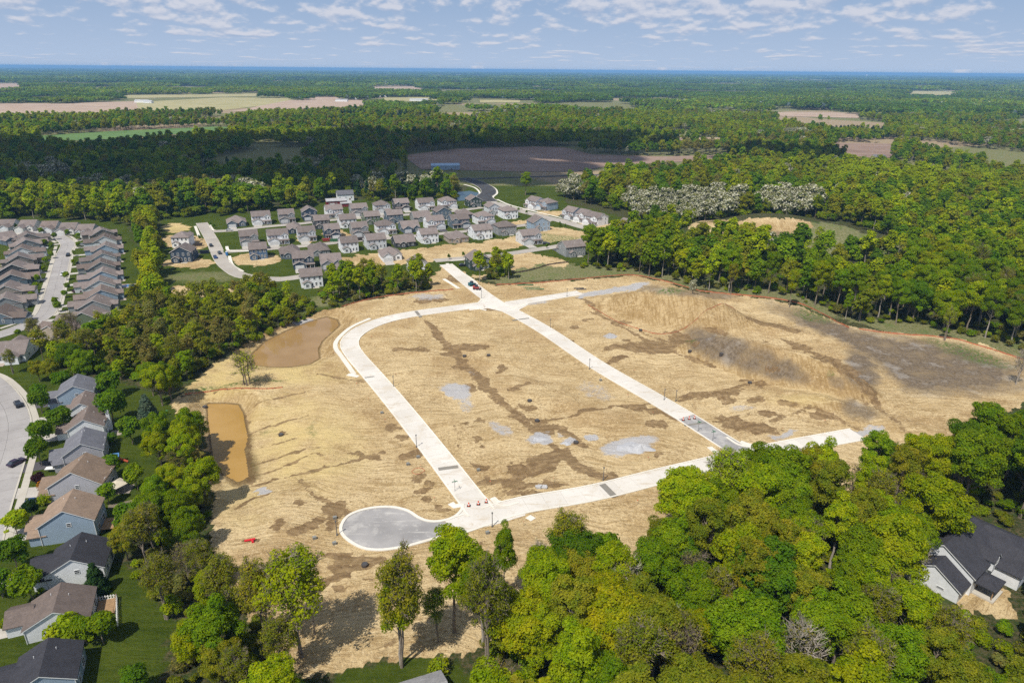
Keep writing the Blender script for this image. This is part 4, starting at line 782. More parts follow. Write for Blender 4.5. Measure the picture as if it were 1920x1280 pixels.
simple_house(834, 319, 30, 12, 4.5, .3, 'pale blue', 'blue metal', 'long pale shed with a bluish metal roof beside the shaded field', R(8), 'shed')
simple_house(885, 268, 20, 12, 4, .5, 'white', 'slate', 'white house half hidden at the edge of the shaded woods', 0)
simple_house(478, 336, 16, 9, 4, .4, 'tan', 'grey-brown', 'long tan house hidden in the shaded woods', 0)
simple_house(1650, 300, 14, 9, 3.5, .5, 'white', 'slate', 'white house beside the pale field in the far wood', 0)
simple_house(618, 224, 20, 12, 5, .5, 'white', 'slate', 'white house in the bright woods beyond the shadow', 0)
for i, (a, b_, w, wl) in enumerate([(265, 193, 40, 'white'), (277, 194, 22, 'white'), (640, 191, 38, 'white'), (664, 187, 20, 'white'), (680, 183, 40, 'cream'), (718, 182, 36, 'white'), (785, 190, 60, 'white'), (142, 188, 26, 'white'), (470, 236, 20, 'white'), (590, 150, 60, 'white'), (605, 149, 60, 'white')]):
    simple_house(a, b_, w, 14, 6, .3, wl, 'pale metal', '%s farm building, %s of those scattered round the far fields' % (wl, ORD[i]), 0, 'shed')
# far warehouses, water tower and mast along the horizon
for i, (a, b_, w, h) in enumerate([(1040, 144, 700, 16), (985, 144, 300, 12), (1298, 150, 240, 14), (1340, 148, 300, 14), (1365, 150, 160, 12), (1405, 152, 280, 9), (1850, 171, 120, 10), (1880, 152, 160, 14), (1725, 149, 160, 10), (1530, 150, 130, 10)]):
    p = G(a, b_); q = MB(); q.box(-w / 2, w / 2, -40, 40, -1, h); q.box(-w / 2 + 6, w / 2 - 6, -34, 34, h, h + 1.2); root = empty('warehouse', (p[0], p[1], 0)); q.build('wall', 'siding white' if i != 6 else 'siding pale blue', root); tag(root, '%s flat-roofed warehouse, %s of those near the horizon' % ('pale blue' if i == 6 else 'white', ORD[i]), 'warehouse', 'warehouses near the horizon')
    for k in range(4): dd = MB(); x = -w / 2 + w * (k + .5) / 4; dd.box(x - 4, x + 4, -40.3, -40.05, 0, 6); dd.build('loading_door', 'garage panel', root)
p = G(1624, 146); q = MB(); q.lathe([(3, 0), (2.6, 30), (4, 36), (14, 42), (17, 48), (14, 55), (6, 58), (.5, 59)], 16); root = empty('water_tower', (p[0], p[1], 0)); q.build('tank', 'trim', root, smoothf=True); tag(root, 'white water tower standing above the woods on the horizon', 'water tower')
p = G(1833, 146); q = MB(); q.tube([(0, 0, 0), (0, 0, 95)], 1.6, 4); tag(q.build('radio_mast', 'bark' if False else 'trim', None, (p[0], p[1], 0)), 'thin radio mast rising over the horizon woods', 'mast')
# ------------------------------------------------------------------ trees
def leaf_mat(name, trans=.5, blossom=False, veccol=False):
    m = bpy.data.materials.new(name); m.use_nodes = True; MATS[name] = m; nt = m.node_tree; nt.nodes.clear(); q = NB(nt)
    out = q.N.new('ShaderNodeOutputMaterial'); d = q.N.new('ShaderNodeBsdfDiffuse'); t = q.N.new('ShaderNodeBsdfTranslucent'); mx = q.N.new('ShaderNodeMixShader'); mx.inputs[0].default_value = trans
    ti = q.attr('tint', 'INSTANCER').outputs['Color']; geo = q.N.new('ShaderNodeNewGeometry'); rnd = geo.outputs['Random Per Island']
    c = q.mix(q.ramp(rnd, 0, 1, 0, 1, False), q.mix(1.0, ti, (.70, .74, .60), 'MULTIPLY'), q.mix(1.0, ti, (1.28, 1.22, 1.15), 'MULTIPLY'))
    pn = q.noise(q.objc(), .35, 3); c = q.mix(q.ramp(pn, .35, .65), q.mix(1.0, c, (.74, .86, .85), 'MULTIPLY'), q.mix(1.0, c, (1.18, 1.08, 1.0), 'MULTIPLY'))
    if veccol: c = q.mix(1.0, c, q.attr('crowncol').outputs['Color'], 'MULTIPLY')
    if blossom: c = q.mix(q.ramp(q.math('FRACT', q.math('MULTIPLY', rnd, 7.31)), .45, .60), c, (.50, .48, .37))
    q.L.new(c, d.inputs[0]); q.L.new(q.mix(1.0, c, (1.15, 1.2, .7), 'MULTIPLY'), t.inputs[0])
    q.L.new(d.outputs[0], mx.inputs[1]); q.L.new(t.outputs[0], mx.inputs[2]); q.L.new(mx.outputs[0], out.inputs[0])
leaf_mat('leaf'); leaf_mat('leaf_blossom', .25, True); leaf_mat('needle', .1); leaf_mat('leaf_far', .3, veccol=True)
plain('bark', (.21, .17, .13), .95, .35, 1.2); plain('pale_bark', (.32, .28, .235), .95, .3, 1.2); plain('twig', (.17, .135, .105), .95, .3, 2)

def cards(P, Nn, size, r):
    """square-ish leaf clumps at P facing Nn"""
    n = len(P); Nn = Nn / (np.linalg.norm(Nn, axis=1, keepdims=True) + 1e-9)
    a = np.cross(Nn, r.normal(size=(n, 3))); a /= np.linalg.norm(a, axis=1, keepdims=True) + 1e-9; b = np.cross(Nn, a)
    s = (size * r.uniform(.55, 1.35, n))[:, None]; k = r.uniform(.55, 1.0, n)[:, None]
    # a bent leaf spray: two triangles folded along the middle
    fold = Nn * s * r.uniform(-.35, .35, n)[:, None]
    V = np.stack([P - a * s, P - b * s * k + fold, P + a * s, P + b * s * k + fold], 1).reshape(-1, 3)
    return V, np.arange(4 * n).reshape(-1, 4)
def crown_points(seed, n, lobes, ctr, rad, lr, flat=.9, top_bias=.35, shape='round'):
    r = np.random.default_rng(seed); C = []; tries = 0
    while len(C) < lobes and tries < 4000:
        tries += 1
        d = r.normal(size=3); d /= np.linalg.norm(d); d[2] = d[2] if d[2] > -.55 else -d[2]
        p = ctr + d * np.array(rad) * r.uniform(.45, 1.0) ** .6
        if shape == 'cone':
            t = r.uniform(0, 1) ** 1.3; a = r.uniform(0, 6.28); p = ctr + np.array([math.cos(a) * rad[0] * (1 - t) * .8, math.sin(a) * rad[1] * (1 - t) * .8, (t - .5) * 2 * rad[2]])
        if all(np.linalg.norm(p - c) > lr * .62 for c in C) or r.random() < .12: C.append(p)
    C = np.array(C); LR = lr * r.uniform(.45, 1.45, len(C))
    if shape != 'cone': C = C + (C - ctr) * (r.uniform(-.22, .16, (len(C), 1)) + .10 * np.sin(3 * np.arctan2(C[:, 1], C[:, 0]) + seed)[:, None])
    w = LR ** 2 / (LR ** 2).sum(); k = r.choice(len(C), n, p=w)
    d = r.normal(size=(n, 3)); d /= np.linalg.norm(d, axis=1, keepdims=True); fl = d[:, 2] < -.2; d[fl, 2] *= -r.choice([1, -1], fl.sum(), p=[.65, .35])
    rr = LR[k][:, None] * (1 - .45 * r.uniform(0, 1, (n, 1)) ** 1.6)
    P = C[k] + d * rr * np.array([1, 1, flat])
    o = P - ctr; o /= np.linalg.norm(o / np.array(rad), axis=1, keepdims=True) + 1e-9
    Nn = d * .9 + o / np.array(rad).max() * .5 + r.normal(size=(n, 3)) * .55 + np.array([0, 0, top_bias])
    return P, Nn, C, LR, r
def tree_proto(seed, H, base, Rx, leaves, leafsize, lobes, lr, leafm='leaf', barkm='bark', sparse=False, shape='round', trunk_r=.32, stems=1, lod=False):
    ctr = np.array([0, 0, (H + base) / 2]); rad = (Rx - lr * .6, Rx - lr * .6, (H - base) / 2 - lr * .5)
    P, Nn, C, LR, r = crown_points(seed, leaves, lobes, ctr, rad, lr, shape=shape, top_bias=.85 if lod else .45)
    V, F = cards(P, Nn, leafsize, r)
    t = MB(); tops = []
    for s in range(stems):
        lean = r.normal(size=2) * (.05 * H if stems > 1 else .02 * H); off = r.normal(size=2) * (.5 if stems > 1 else 0)
        path = [(off[0], off[1], -.4)]; m = 7
        for i in range(1, m + 1):
            f = i / m; path.append((off[0] + lean[0] * f + r.normal() * .12, off[1] + lean[1] * f + r.normal() * .12, f * H * (.86 if shape != 'cone' else .98)))
        t.tube(path, [trunk_r * (1.25 if i == 0 else 1) * (1 - .88 * i / m) + .03 for i in range(m + 1)], 5 if lod else 7, caps=False); tops.append(path)
    if not lod or sparse:
        for c in C:
            path = tops[r.integers(len(tops))]; zt = max(base * .75, c[2] - np.hypot(c[0], c[1]) * r.uniform(.7, 1.3)); zt = min(zt, path[-1][2] * .95)
            k = np.interp(zt, [p[2] for p in path], range(len(path))); i = int(min(k, len(path) - 2)); f = k - i; p0 = np.array(path[i]) * (1 - f) + np.array(path[i + 1]) * f
            mid = (p0 + c) / 2 + r.normal(size=3) * .4 + np.array([0, 0, .4]); br = trunk_r * (.32 + .1 * r.random()) * (1 - zt / H * .6)
            t.tube([p0, mid, c], [br, br * .6, .035], 4, caps=False)
            if sparse:
                for _ in range(4 if lod else 9):
                    d = r.normal(size=3) + (c - ctr) / np.linalg.norm(c - ctr) * .8; d /= np.linalg.norm(d); L = lr * r.uniform(.6, 1.3)
                    t.tube([mid * .35 + c * .65, c + d * L * .6 + r.normal(size=3) * .1, c + d * L + np.array([0, 0, .2])], [.05, .035, .012], 3, caps=False)
    tm = t.mesh('trunk', [barkm])
    cm = mesh_np('crown', V, F, [leafm]) if leaves else None
    return cm, tm
def joined(name, cm, tm):
    """crown and trunk as one mesh for the far woods"""
    vs_, fs, mi, mats = [], [], [], []
    for k, me in enumerate((cm, tm)):
        if me is None: continue
        off = sum(len(a) for a in vs_); a = np.empty(len(me.vertices) * 3, np.float32); me.vertices.foreach_get('co', a); vs_.append(a.reshape(-1, 3))
        f = np.array([list(p.vertices)[:4] for p in me.polygons if len(p.vertices) == 4], np.int32) + off; fs.append(f); mi += [len(mats)] * len(f); mats.append(me.materials[0])
    return mesh_np(name, np.vstack(vs_), np.vstack(fs), mats, mi)
PROTO = {}
for i in range(4): PROTO['round%d' % i] = tree_proto(100 + i, 20, 3.5 + i % 2, 6.6, 24000, .225, 95, 1.5)
for i in range(3): PROTO['tall%d' % i] = tree_proto(200 + i, 25, 8.5, 5.2, 18000, .22, 75, 1.35, trunk_r=.34, barkm='pale_bark' if i == 1 else 'bark')
for i in range(3): PROTO['thin%d' % i] = tree_proto(300 + i, 22, 7.0, 5.0, 6000, .185, 90, 1.2, sparse=True, trunk_r=.27, stems=1 + i, barkm='bark')
PROTO['bare0'] = tree_proto(400, 15, 3, 5.0, 420, .2, 60, 1.5, sparse=True, trunk_r=.24, stems=2, barkm='pale_bark', leafm='leaf'); PROTO['bare1'] = tree_proto(401, 14, 2.5, 4.6, 900, .22, 66, 1.5, sparse=True, trunk_r=.2, stems=3, barkm='twig')
PROTO['spruce0'] = tree_proto(500, 12, .3, 4.9, 9000, .27, 150, 1.0, leafm='needle', shape='cone')
PROTO['blossom0'] = tree_proto(600, 17, 3, 5.6, 11000, .32, 60, 1.6, leafm='leaf_blossom'); PROTO['blossom1'] = tree_proto(601, 17, 4, 5.2, 10000, .32, 50, 1.6, leafm='leaf_blossom')
PROTO['small0'] = tree_proto(700, 8, 1.6, 2.9, 3200, .26, 26, 1.05, trunk_r=.12); PROTO['small1'] = tree_proto(701, 8, 1.4, 3.1, 3200, .27, 26, 1.1, trunk_r=.12)
PROTO['bush0'] = tree_proto(800, 4.2, .1, 2.6, 1500, .28, 18, 1.0, trunk_r=.07, stems=3); PROTO['bush1'] = tree_proto(801, 3.6, .1, 2.4, 1100, .26, 18, 1.0, trunk_r=.06, stems=3, sparse=True)
PH = {'round': 20, 'tall': 25, 'thin': 22, 'bare': 15, 'spruce': 12, 'blossom': 17, 'small': 8, 'bush': 4}
LODS = []
def lod(name, *a, **k): LODS.append((name, joined(name, *tree_proto(*a, lod=True, **k))))
for i in range(4): lod('round', 900 + i, 20, 3, 6.0, 1500, .78, 34, 2.0, trunk_r=.25)
for i in range(2): lod('tall', 910 + i, 24, 5.5, 4.9, 1300, .72, 28, 1.8, trunk_r=.28, barkm='pale_bark')
for i in range(2): lod('thin', 920 + i, 20, 6, 5.0, 900, .5, 30, 1.6, sparse=True, trunk_r=.2, barkm='twig')
lod('blossom', 930, 17, 2, 5.4, 1400, .7, 30, 1.9, leafm='leaf_blossom'); lod('conifer', 940, 17, 1, 3.8, 1300, .6, 60, 1.2, leafm='needle', shape='cone'); lod('bush', 950, 4.2, .1, 2.8, 500, .45, 14, 1.1, trunk_r=.06)
LI = {}
for i, (n, _) in enumerate(LODS): LI.setdefault(n, []).append(i)
# ---- where trees stand (outlines of the tree bases, traced in the photo)
WOODS = {
 'front': [(900, 1215), (960, 1165), (1040, 1130), (1110, 1095), (1200, 1050), (1250, 998), (1330, 962), (1420, 942), (1500, 932), (1590, 925), (1640, 950), (1700, 965), (1745, 1000), (1735, 1090), (1755, 1130), (1830, 1165), (1850, 1190), (1900, 1180), (1935, 1150), (2150, 1150), (2300, 1500), (860, 1500), (905, 1330), (890, 1260)],
 'front_edge': [(1755, 900), (1800, 880), (1870, 850), (1960, 840), (2100, 900), (2100, 1040), (1920, 1000), (1850, 1000), (1790, 990), (1745, 985)],
 'left_low': [(270, 1030), (330, 1000), (385, 1020), (420, 1080), (455, 1140), (505, 1200), (540, 1265), (570, 1285), (600, 1300), (560, 1450), (280, 1450), (310, 1290), (345, 1200), (290, 1130), (245, 1075)],
 'left_mid': [(300, 860), (340, 815), (378, 830), (388, 890), (392, 950), (390, 1000), (340, 1010), (270, 1030), (285, 950)],
 'left_band': [(150, 640), (215, 625), (265, 585), (310, 585), (340, 575), (420, 560), (500, 545), (560, 560), (600, 575), (560, 597), (500, 622), (440, 652), (390, 686), (355, 712), (330, 730), (250, 715), (180, 705), (70, 690), (90, 670)],
 'left_strip': [(258, 425), (290, 420), (306, 470), (300, 540), (310, 585), (262, 590), (265, 540), (270, 480)],
 'island': [(600, 548), (660, 528), (740, 520), (800, 518), (815, 528), (800, 543), (735, 550), (660, 566), (625, 578), (605, 570)],
 'knot': [(905, 508), (950, 500), (965, 508), (955, 524), (915, 528)],
 'east': [(1085, 502), (1120, 470), (1200, 456), (1260, 480), (1330, 505), (1500, 516), (1640, 508), (1700, 485), (1960, 470), (2400, 480), (2400, 700), (1960, 672), (1860, 640), (1740, 618), (1640, 612), (1560, 590), (1480, 556), (1350, 548), (1310, 540), (1250, 524), (1180, 512)],
}
OPEN = [[(-600, 413), (60, 411), (180, 416), (250, 424), (262, 470), (262, 590), (210, 630), (80, 690), (150, 702), (330, 745), (320, 800), (285, 930), (250, 1040), (330, 1170), (300, 1290), (260, 1500), (-900, 1600)],
        [(290, 412), (420, 404), (560, 394), (600, 380), (630, 368), (665, 366), (700, 380), (860, 374), (850, 340), (900, 330), (1060, 324), (1065, 362), (1045, 368), (1110, 385), (1170, 400), (1235, 430), (1230, 452), (1130, 470), (1085, 505), (905, 525), (820, 520), (640, 560), (520, 560), (420, 560), (310, 560)],
        [(1250, 440), (1330, 415), (1420, 408), (1500, 410), (1580, 420), (1690, 460), (1690, 474), (1560, 482), (1430, 468), (1290, 452)],
        SITE, [(560, 558), (625, 545), (640, 572), (560, 598)], [(640, 1262), (810, 1220), (900, 1290), (920, 1450), (600, 1450)], [(1740, 1000), (1935, 1000), (1940, 1150), (1850, 1190), (1755, 1130)],
        [(895, 500), (1090, 490), (1200, 505), (1330, 525), (1480, 545), (1560, 580), (1570, 600), (930, 535)], [(1560, 588), (1680, 622), (1780, 630), (1960, 680), (1960, 660), (1860, 638), (1740, 616), (1640, 610)], [(785, 318), (890, 300), (880, 330), (790, 336)]]
def jgrid(x0, x1, y0, y1, sp, r, jit=.85):
    gx = np.arange(x0, x1, sp); gy = np.arange(y0, y1, sp); a, b = np.meshgrid(gx, gy); a = a + (np.arange(len(gy)) % 2 * sp / 2)[:, None]
    return (a + r.uniform(-.5, .5, a.shape) * sp * jit).ravel(), (b + r.uniform(-.5, .5, a.shape) * sp * jit).ravel()
TINTS = {'lime': (.305, .365, .012), 'green': (.190, .280, .012), 'olive': (.245, .255, .022), 'deep': (.120, .210, .014), 'gold': (.355, .350, .012), 'brown': (.235, .215, .060), 'white': (.16, .17, .07), 'blue': (.085, .130, .095), 'dark': (.030, .062, .018), 'purple': (.055, .020, .030), 'orange': (.42, .17, .02)}
TREES = []   # (x, y, z, proto, scale xy, scale z, rot, tint, zone)
def put(x, y, kind, h, tint, zone, wide=1.0, r=random):
    n = [k for k in PROTO if k.rstrip('0123456789') == kind]; s = h / PH[kind]; tt = TINTS[tint]; v = r.uniform(.86, 1.15); g = r.uniform(.92, 1.08)
    TREES.append((x, y, 0, n[r.randrange(len(n))], s * wide * r.uniform(.92, 1.08), s, r.uniform(0, 6.28), (tt[0] * v * g, tt[1] * v, tt[2] * v), zone, tint))
MIX = {  # zone: spacing, [(kind, tint, weight, hmin, hmax)]
 'front': (7.8, [('round', 'lime', 4, 14, 20), ('round', 'green', 2.5, 13, 19), ('round', 'olive', 3, 12, 18), ('tall', 'lime', 2, 17, 23), ('tall', 'olive', 2, 17, 22), ('thin', 'olive', 2.5, 14, 20), ('bare', 'brown', 1.6, 11, 15), ('thin', 'brown', 1.2, 13, 18), ('round', 'deep', .9, 13, 19), ('round', 'gold', 1.6, 12, 17)]),
 'front_edge': (8, [('tall', 'green', 3, 18, 23), ('round', 'deep', 2, 16, 21), ('tall', 'lime', 2, 18, 24), ('round', 'green', 2, 15, 20)]),
 'left_low': (7.4, [('thin', 'olive', 3.5, 12, 17), ('round', 'lime', 2.5, 11, 16), ('round', 'olive', 2.5, 10, 15), ('round', 'gold', 1.6, 9, 13), ('bare', 'brown', .8, 9, 13), ('round', 'green', 1, 11, 15)]),
 'left_mid': (6.2, [('round', 'green', 3, 9, 14), ('round', 'lime', 2.5, 9, 13), ('thin', 'brown', .7, 10, 13), ('round', 'olive', 1, 9, 12)]),
 'left_band': (6.4, [('thin', 'olive', 4.5, 10, 15), ('bare', 'brown', 3.6, 9, 13), ('thin', 'lime', 1.5, 8, 12), ('round', 'green', 1.4, 8, 12), ('round', 'olive', 2, 6, 10), ('round', 'lime', 1.2, 7, 11)]),
 'left_strip': (6.5, [('round', 'lime', 3, 11, 16), ('round', 'olive', 2, 10, 15), ('thin', 'brown', 1, 11, 14), ('round', 'gold', 1, 10, 14)]),
 'island': (6.2, [('tall', 'lime', 4, 12, 16), ('thin', 'olive', 2, 12, 15), ('tall', 'green', 1.5, 12, 15)]),
 'knot': (6, [('thin', 'olive', 2, 10, 13), ('tall', 'lime', 1, 11, 14)]),
 'east': (8.4, [('tall', 'lime', 3, 18, 23), ('tall', 'green', 3.5, 18, 24), ('round', 'green', 3, 15, 20), ('round', 'lime', 2, 14, 19), ('thin', 'olive', 1.4, 17, 21), ('round', 'olive', 1.3, 14, 18), ('round', 'deep', .8, 15, 19)]),
}
rt = np.random.default_rng(11); rp = random.Random(5)
CLEAR = [[(1258, 428), (1340, 412), (1490, 408), (1600, 425), (1690, 455), (1690, 474), (1620, 480), (1500, 472), (1430, 462), (1300, 454)], [(542, 498), (612, 498), (612, 545), (550, 545)], [(700, 455), (760, 455), (760, 492), (700, 492)], [(868, 470), (920, 470), (920, 510), (868, 510)], [(305, 430), (450, 430), (450, 520), (305, 500)], [(1742, 1000), (1780, 992), (1925, 990), (1925, 1120), (1890, 1140), (1850, 1160), (1800, 1130), (1745, 1090)], [(660, 1262), (760, 1228), (830, 1222), (890, 1268), (900, 1290), (650, 1290)], [(600, 960), (850, 960), (850, 1180), (680, 1255), (590, 1240), (560, 1170), (600, 1100), (480, 1010), (420, 960)],
         [(1000, 950), (1240, 885), (1240, 960), (1000, 1020)], [(160, 1060), (225, 1050), (225, 1210), (330, 1170), (300, 1290), (160, 1290)], [(1490, 800), (1620, 800), (1600, 815), (1500, 840)], [(380, 745), (475, 745), (480, 905), (395, 880)]]
def blocks(x, y, h, wd):
    for f in (.45, .7, 1.0):
        u, v, d = proj(x, y, h * f); r = wd * (.45 if f < 1 else .2) / d * FPX
        for p in CLEAR:
            if inpoly(np.array([u, u - r, u + r]), np.array([v, v, v]), p).any(): return True
    return False
for zone, (sp, mix) in MIX.items():
    poly = GP(WOODS[zone]); a = np.array(poly); x, y = jgrid(a[:, 0].min(), a[:, 0].max(), a[:, 1].min(), a[:, 1].max(), sp, rt); ok = inpoly(x, y, poly)
    if zone == 'east': ok &= (y < 480)
    for px_, py_ in zip(x[ok], y[ok]):
        m = rp.choices(mix, [q[2] for q in mix])[0]; h = rp.uniform(m[3], m[4])
        if not blocks(px_, py_, h, h * .3): put(px_, py_, m[0], h, m[1], zone, r=rp)
SINGLE = [  # trees that stand alone or stand out: base in the photo, kind, height, tint
 (566, 1232, 'thin', 24, 'lime', 1.15), (505, 1215, 'thin', 20, 'olive', 1.0), (761, 1252, 'thin', 26, 'olive', .72), (752, 1246, 'tall', 21, 'lime', .8), (818, 1205, 'thin', 13, 'green', .8), (852, 1185, 'tall', 24, 'lime', 1.0), (912, 1265, 'thin', 25, 'olive', .68), (905, 1210, 'tall', 22, 'green', .9),
 (945, 1130, 'tall', 19, 'green', .6), (1062, 1085, 'thin', 17, 'olive', 1.15), (1010, 1090, 'bare', 11, 'olive', .8), (1130, 1100, 'small', 13, 'green', 1.0), (1275, 1010, 'round', 19, 'lime', 1.0), (1350, 985, 'thin', 21, 'lime', 1.15), (1445, 970, 'round', 20, 'green', 1.0), (1525, 950, 'round', 18, 'lime', .95), (1625, 935, 'tall', 19, 'green', 1.1), (1652, 940, 'thin', 16, 'green', .9),
 (1735, 925, 'round', 17, 'lime', .95), (1700, 930, 'tall', 18, 'lime', 1.0), (462, 722, 'bare', 13, 'lime', 1.25), (1297, 556, 'blossom', 9, 'white', .7), (1800, 405, 'bare', 17, 'brown', 1.0), (985, 366, 'tall', 20, 'green', 1.2), (1905, 720, 'bare', 14, 'brown', .6), (305, 760, 'round', 14, 'lime', 1.05), (288, 742, 'round', 12, 'green', 1.0), (322, 752, 'round', 13, 'green', .9), (590, 1190, 'thin', 15, 'lime', .7),
 (1075, 1110, 'round', 15, 'deep', 1.0), (1420, 1170, 'round', 19, 'deep', 1.1), (1270, 1080, 'round', 14, 'deep', 1.0), (1690, 1075, 'round', 16, 'green', 1.0), (1610, 600, 'tall', 17, 'green', .8), (1585, 597, 'tall', 12, 'green', .8), (1480, 575, 'tall', 18, 'lime', .8), (1770, 640, 'thin', 14, 'lime', .8), (1370, 552, 'tall', 16, 'olive', .8),
 (930, 520, 'thin', 13, 'olive', .9), (948, 514, 'tall', 13, 'lime', .7), (1240, 1275, 'bare', 17, 'brown', .8), (1265, 1300, 'bare', 18, 'brown', .7), (1160, 1150, 'bare', 14, 'brown', 1.0), (1480, 1290, 'bare', 16, 'brown', .9), (1490, 1080, 'bare', 15, 'brown', 1.1), (975, 1245, 'round', 16, 'gold', 1.1), (1130, 1240, 'round', 16, 'gold', 1.2),
]
for a, b_, k, h, t, wd in SINGLE: p = G(a, b_); put(p[0], p[1], k, h, t, 'single', wd, rp)
YARD = [  # trees on the lawns by the near houses
 (80, 775, 'small', 8.5, 'deep'), (82, 835, 'small', 8.5, 'deep'), (78, 872, 'small', 8.5, 'deep'), (118, 812, 'small', 9, 'deep'), (80, 755, 'small', 7, 'deep'), (215, 795, 'small', 12, 'deep'), (248, 832, 'small', 9, 'deep'), (210, 745, 'small', 9.5, 'deep'), (258, 918, 'small', 7.5, 'green'), (214, 895, 'small', 7, 'deep'), (278, 785, 'spruce', 8.5, 'blue'), (284, 832, 'spruce', 6.5, 'blue'), (205, 945, 'small', 6, 'green'),
 (262, 1015, 'small', 11, 'deep'), (240, 1050, 'round', 9, 'olive'), (35, 1005, 'small', 7, 'lime'), (35, 1070, 'small', 9, 'deep'), (62, 1130, 'small', 8.5, 'green'), (185, 1110, 'spruce', 7.5, 'dark'), (195, 1205, 'small', 7, 'green'), (165, 1205, 'small', 6.5, 'green'), (130, 1205, 'bush', 5, 'lime'), (258, 1310, 'small', 7, 'deep'), (5, 1120, 'small', 7, 'deep'), (12, 1178, 'bush', 2, 'lime'), (825, 1258, 'bush', 3.2, 'lime'),
 (75, 905, 'bush', 2.6, 'purple'), (82, 916, 'bush', 2.4, 'orange'), (62, 970, 'small', 5, 'dark'), (88, 944, 'bush', 3, 'lime'), (308, 797, 'bush', 1.5, 'gold'), (208, 830, 'bush', 3.4, 'deep'), (122, 735, 'small', 8, 'deep'), (150, 750, 'bush', 4, 'brown'), (182, 740, 'bush', 4.5, 'brown'), (100, 720, 'round', 9, 'olive'), (140, 705, 'round', 13, 'deep'), (75, 715, 'round', 8, 'olive'),
 (25, 700, 'thin', 9, 'olive'), (160, 720, 'round', 12, 'green'), (70, 650, 'thin', 12, 'brown'), (140, 640, 'bare', 13, 'brown'),
]
for a, b_, k, h, t in YARD: p = G(a, b_); put(p[0], p[1], k, h, t, 'yard', 1.0, rp)
for a, b_ in [(85, 463), (97, 470), (97, 485), (86, 497), (83, 511), (72, 530), (62, 560), (70, 545), (148, 448), (147, 465), (140, 480), (139, 497), (126, 525), (128, 545), (122, 558), (110, 585), (106, 575), (35, 632), (78, 440), (30, 430), (128, 443), (103, 450), (55, 570)]:
    p = G(a, b_); put(p[0], p[1], 'small', rp.uniform(3.4, 5.4), 'green', 'street', .9, rp)
for a, b_ in [(958, 393), (972, 397), (987, 402), (1050, 424), (1060, 428), (1025, 466), (1045, 461), (842, 486), (869, 482), (395, 425), (402, 428), (375, 450)]:
    p = G(a, b_); put(p[0], p[1], 'small', 3.2, 'deep', 'street', .8, rp)
# ---- everything behind and beside: scattered over all ground that is not open
cloudless = None
def scatter(y0, y1, sp):
    x, y = jgrid(-1.02 * y1, 1.02 * y1, y0, y1, sp, rt); ok = np.abs(x) < .80 * y + 60; x, y = x[ok], y[ok]
    u, v, _ = proj(x, y, np.zeros_like(x)); ok = np.ones(len(x), bool)
    for p in OPEN: ok &= ~inpoly(u, v, p)
    ok &= fbm(x, y, 150, 131, 3) < np.where(y > 620, .615, .9)
    for hh in (0, 6, 11):
        uu, vv, _ = proj(x, y, np.full_like(x, hh))
        for p in FIELDPOLY: ok &= ~inpoly(uu, vv, p)
    for p in WOODS.values(): ok &= ~inpoly(u, v, p) | ((y > 478) & inpoly(u, v, WOODS['east']))
    return x[ok], y[ok], u[ok], v[ok]
FX, FY, FU, FV = scatter(330, 1700, 9.6)
BLOS = [(1275, 400, 118, 22), (1478, 394, 66, 18), (615, 318, 60, 10), (790, 352, 60, 10), (230, 362, 80, 9), (130, 330, 40, 10), (70, 345, 30, 12), (950, 305, 40, 8), (560, 330, 40, 8), (430, 365, 60, 10), (1060, 370, 60, 14), (470, 385, 40, 10), (690, 360, 30, 8), (1500, 260, 40, 4)]
def far_attrs(x, y, u, v):
    n = len(x); idx = np.zeros(n, int); tint = np.zeros((n, 3)); sc = np.zeros(n)
    zone = fbm(x, y, 170, 5, 3); z2 = fbm(x, y, 60, 15, 2); rr = rt.uniform(size=n); bl = np.zeros(n, bool)
    for cx, cy_, rx, ry in BLOS: bl |= ((u - cx) / rx) ** 2 + ((v - cy_) / ry) ** 2 < 1
    bl &= rt.uniform(size=n) < np.where(u > 1100, .95, .55); bl |= rt.uniform(size=n) < .012
    con = (fbm(x, y, 120, 77, 2) > .69) & (rr < .8)
    keys = ['lime', 'green', 'olive', 'deep', 'gold', 'brown']
    for i in range(n):
        q = zone[i] + (rr[i] - .5) * .55
        t = 'lime' if q > .62 else 'olive' if q > .5 else 'green' if q > .38 else 'deep' if q > .24 else 'brown'
        if rr[i] > .93: t = keys[i % 6]
        k = 'round' if rr[i] < .62 else 'tall' if rr[i] < .84 else 'thin'
        if t == 'brown': k = 'thin'
        if bl[i]: k, t = 'blossom', 'white'
        elif con[i]: k, t = 'conifer', 'dark'
        idx[i] = LI[k][i % len(LI[k])]; c = np.array(TINTS[t]) * rt.uniform(.9, 1.3); tint[i] = c; sc[i] = rt.uniform(.55, .95) * (.72 + .5 * z2[i]) * (1.15 if k == 'blossom' else 1)
    return idx, tint, sc
FI, FT, FS = far_attrs(FX, FY, FU, FV)

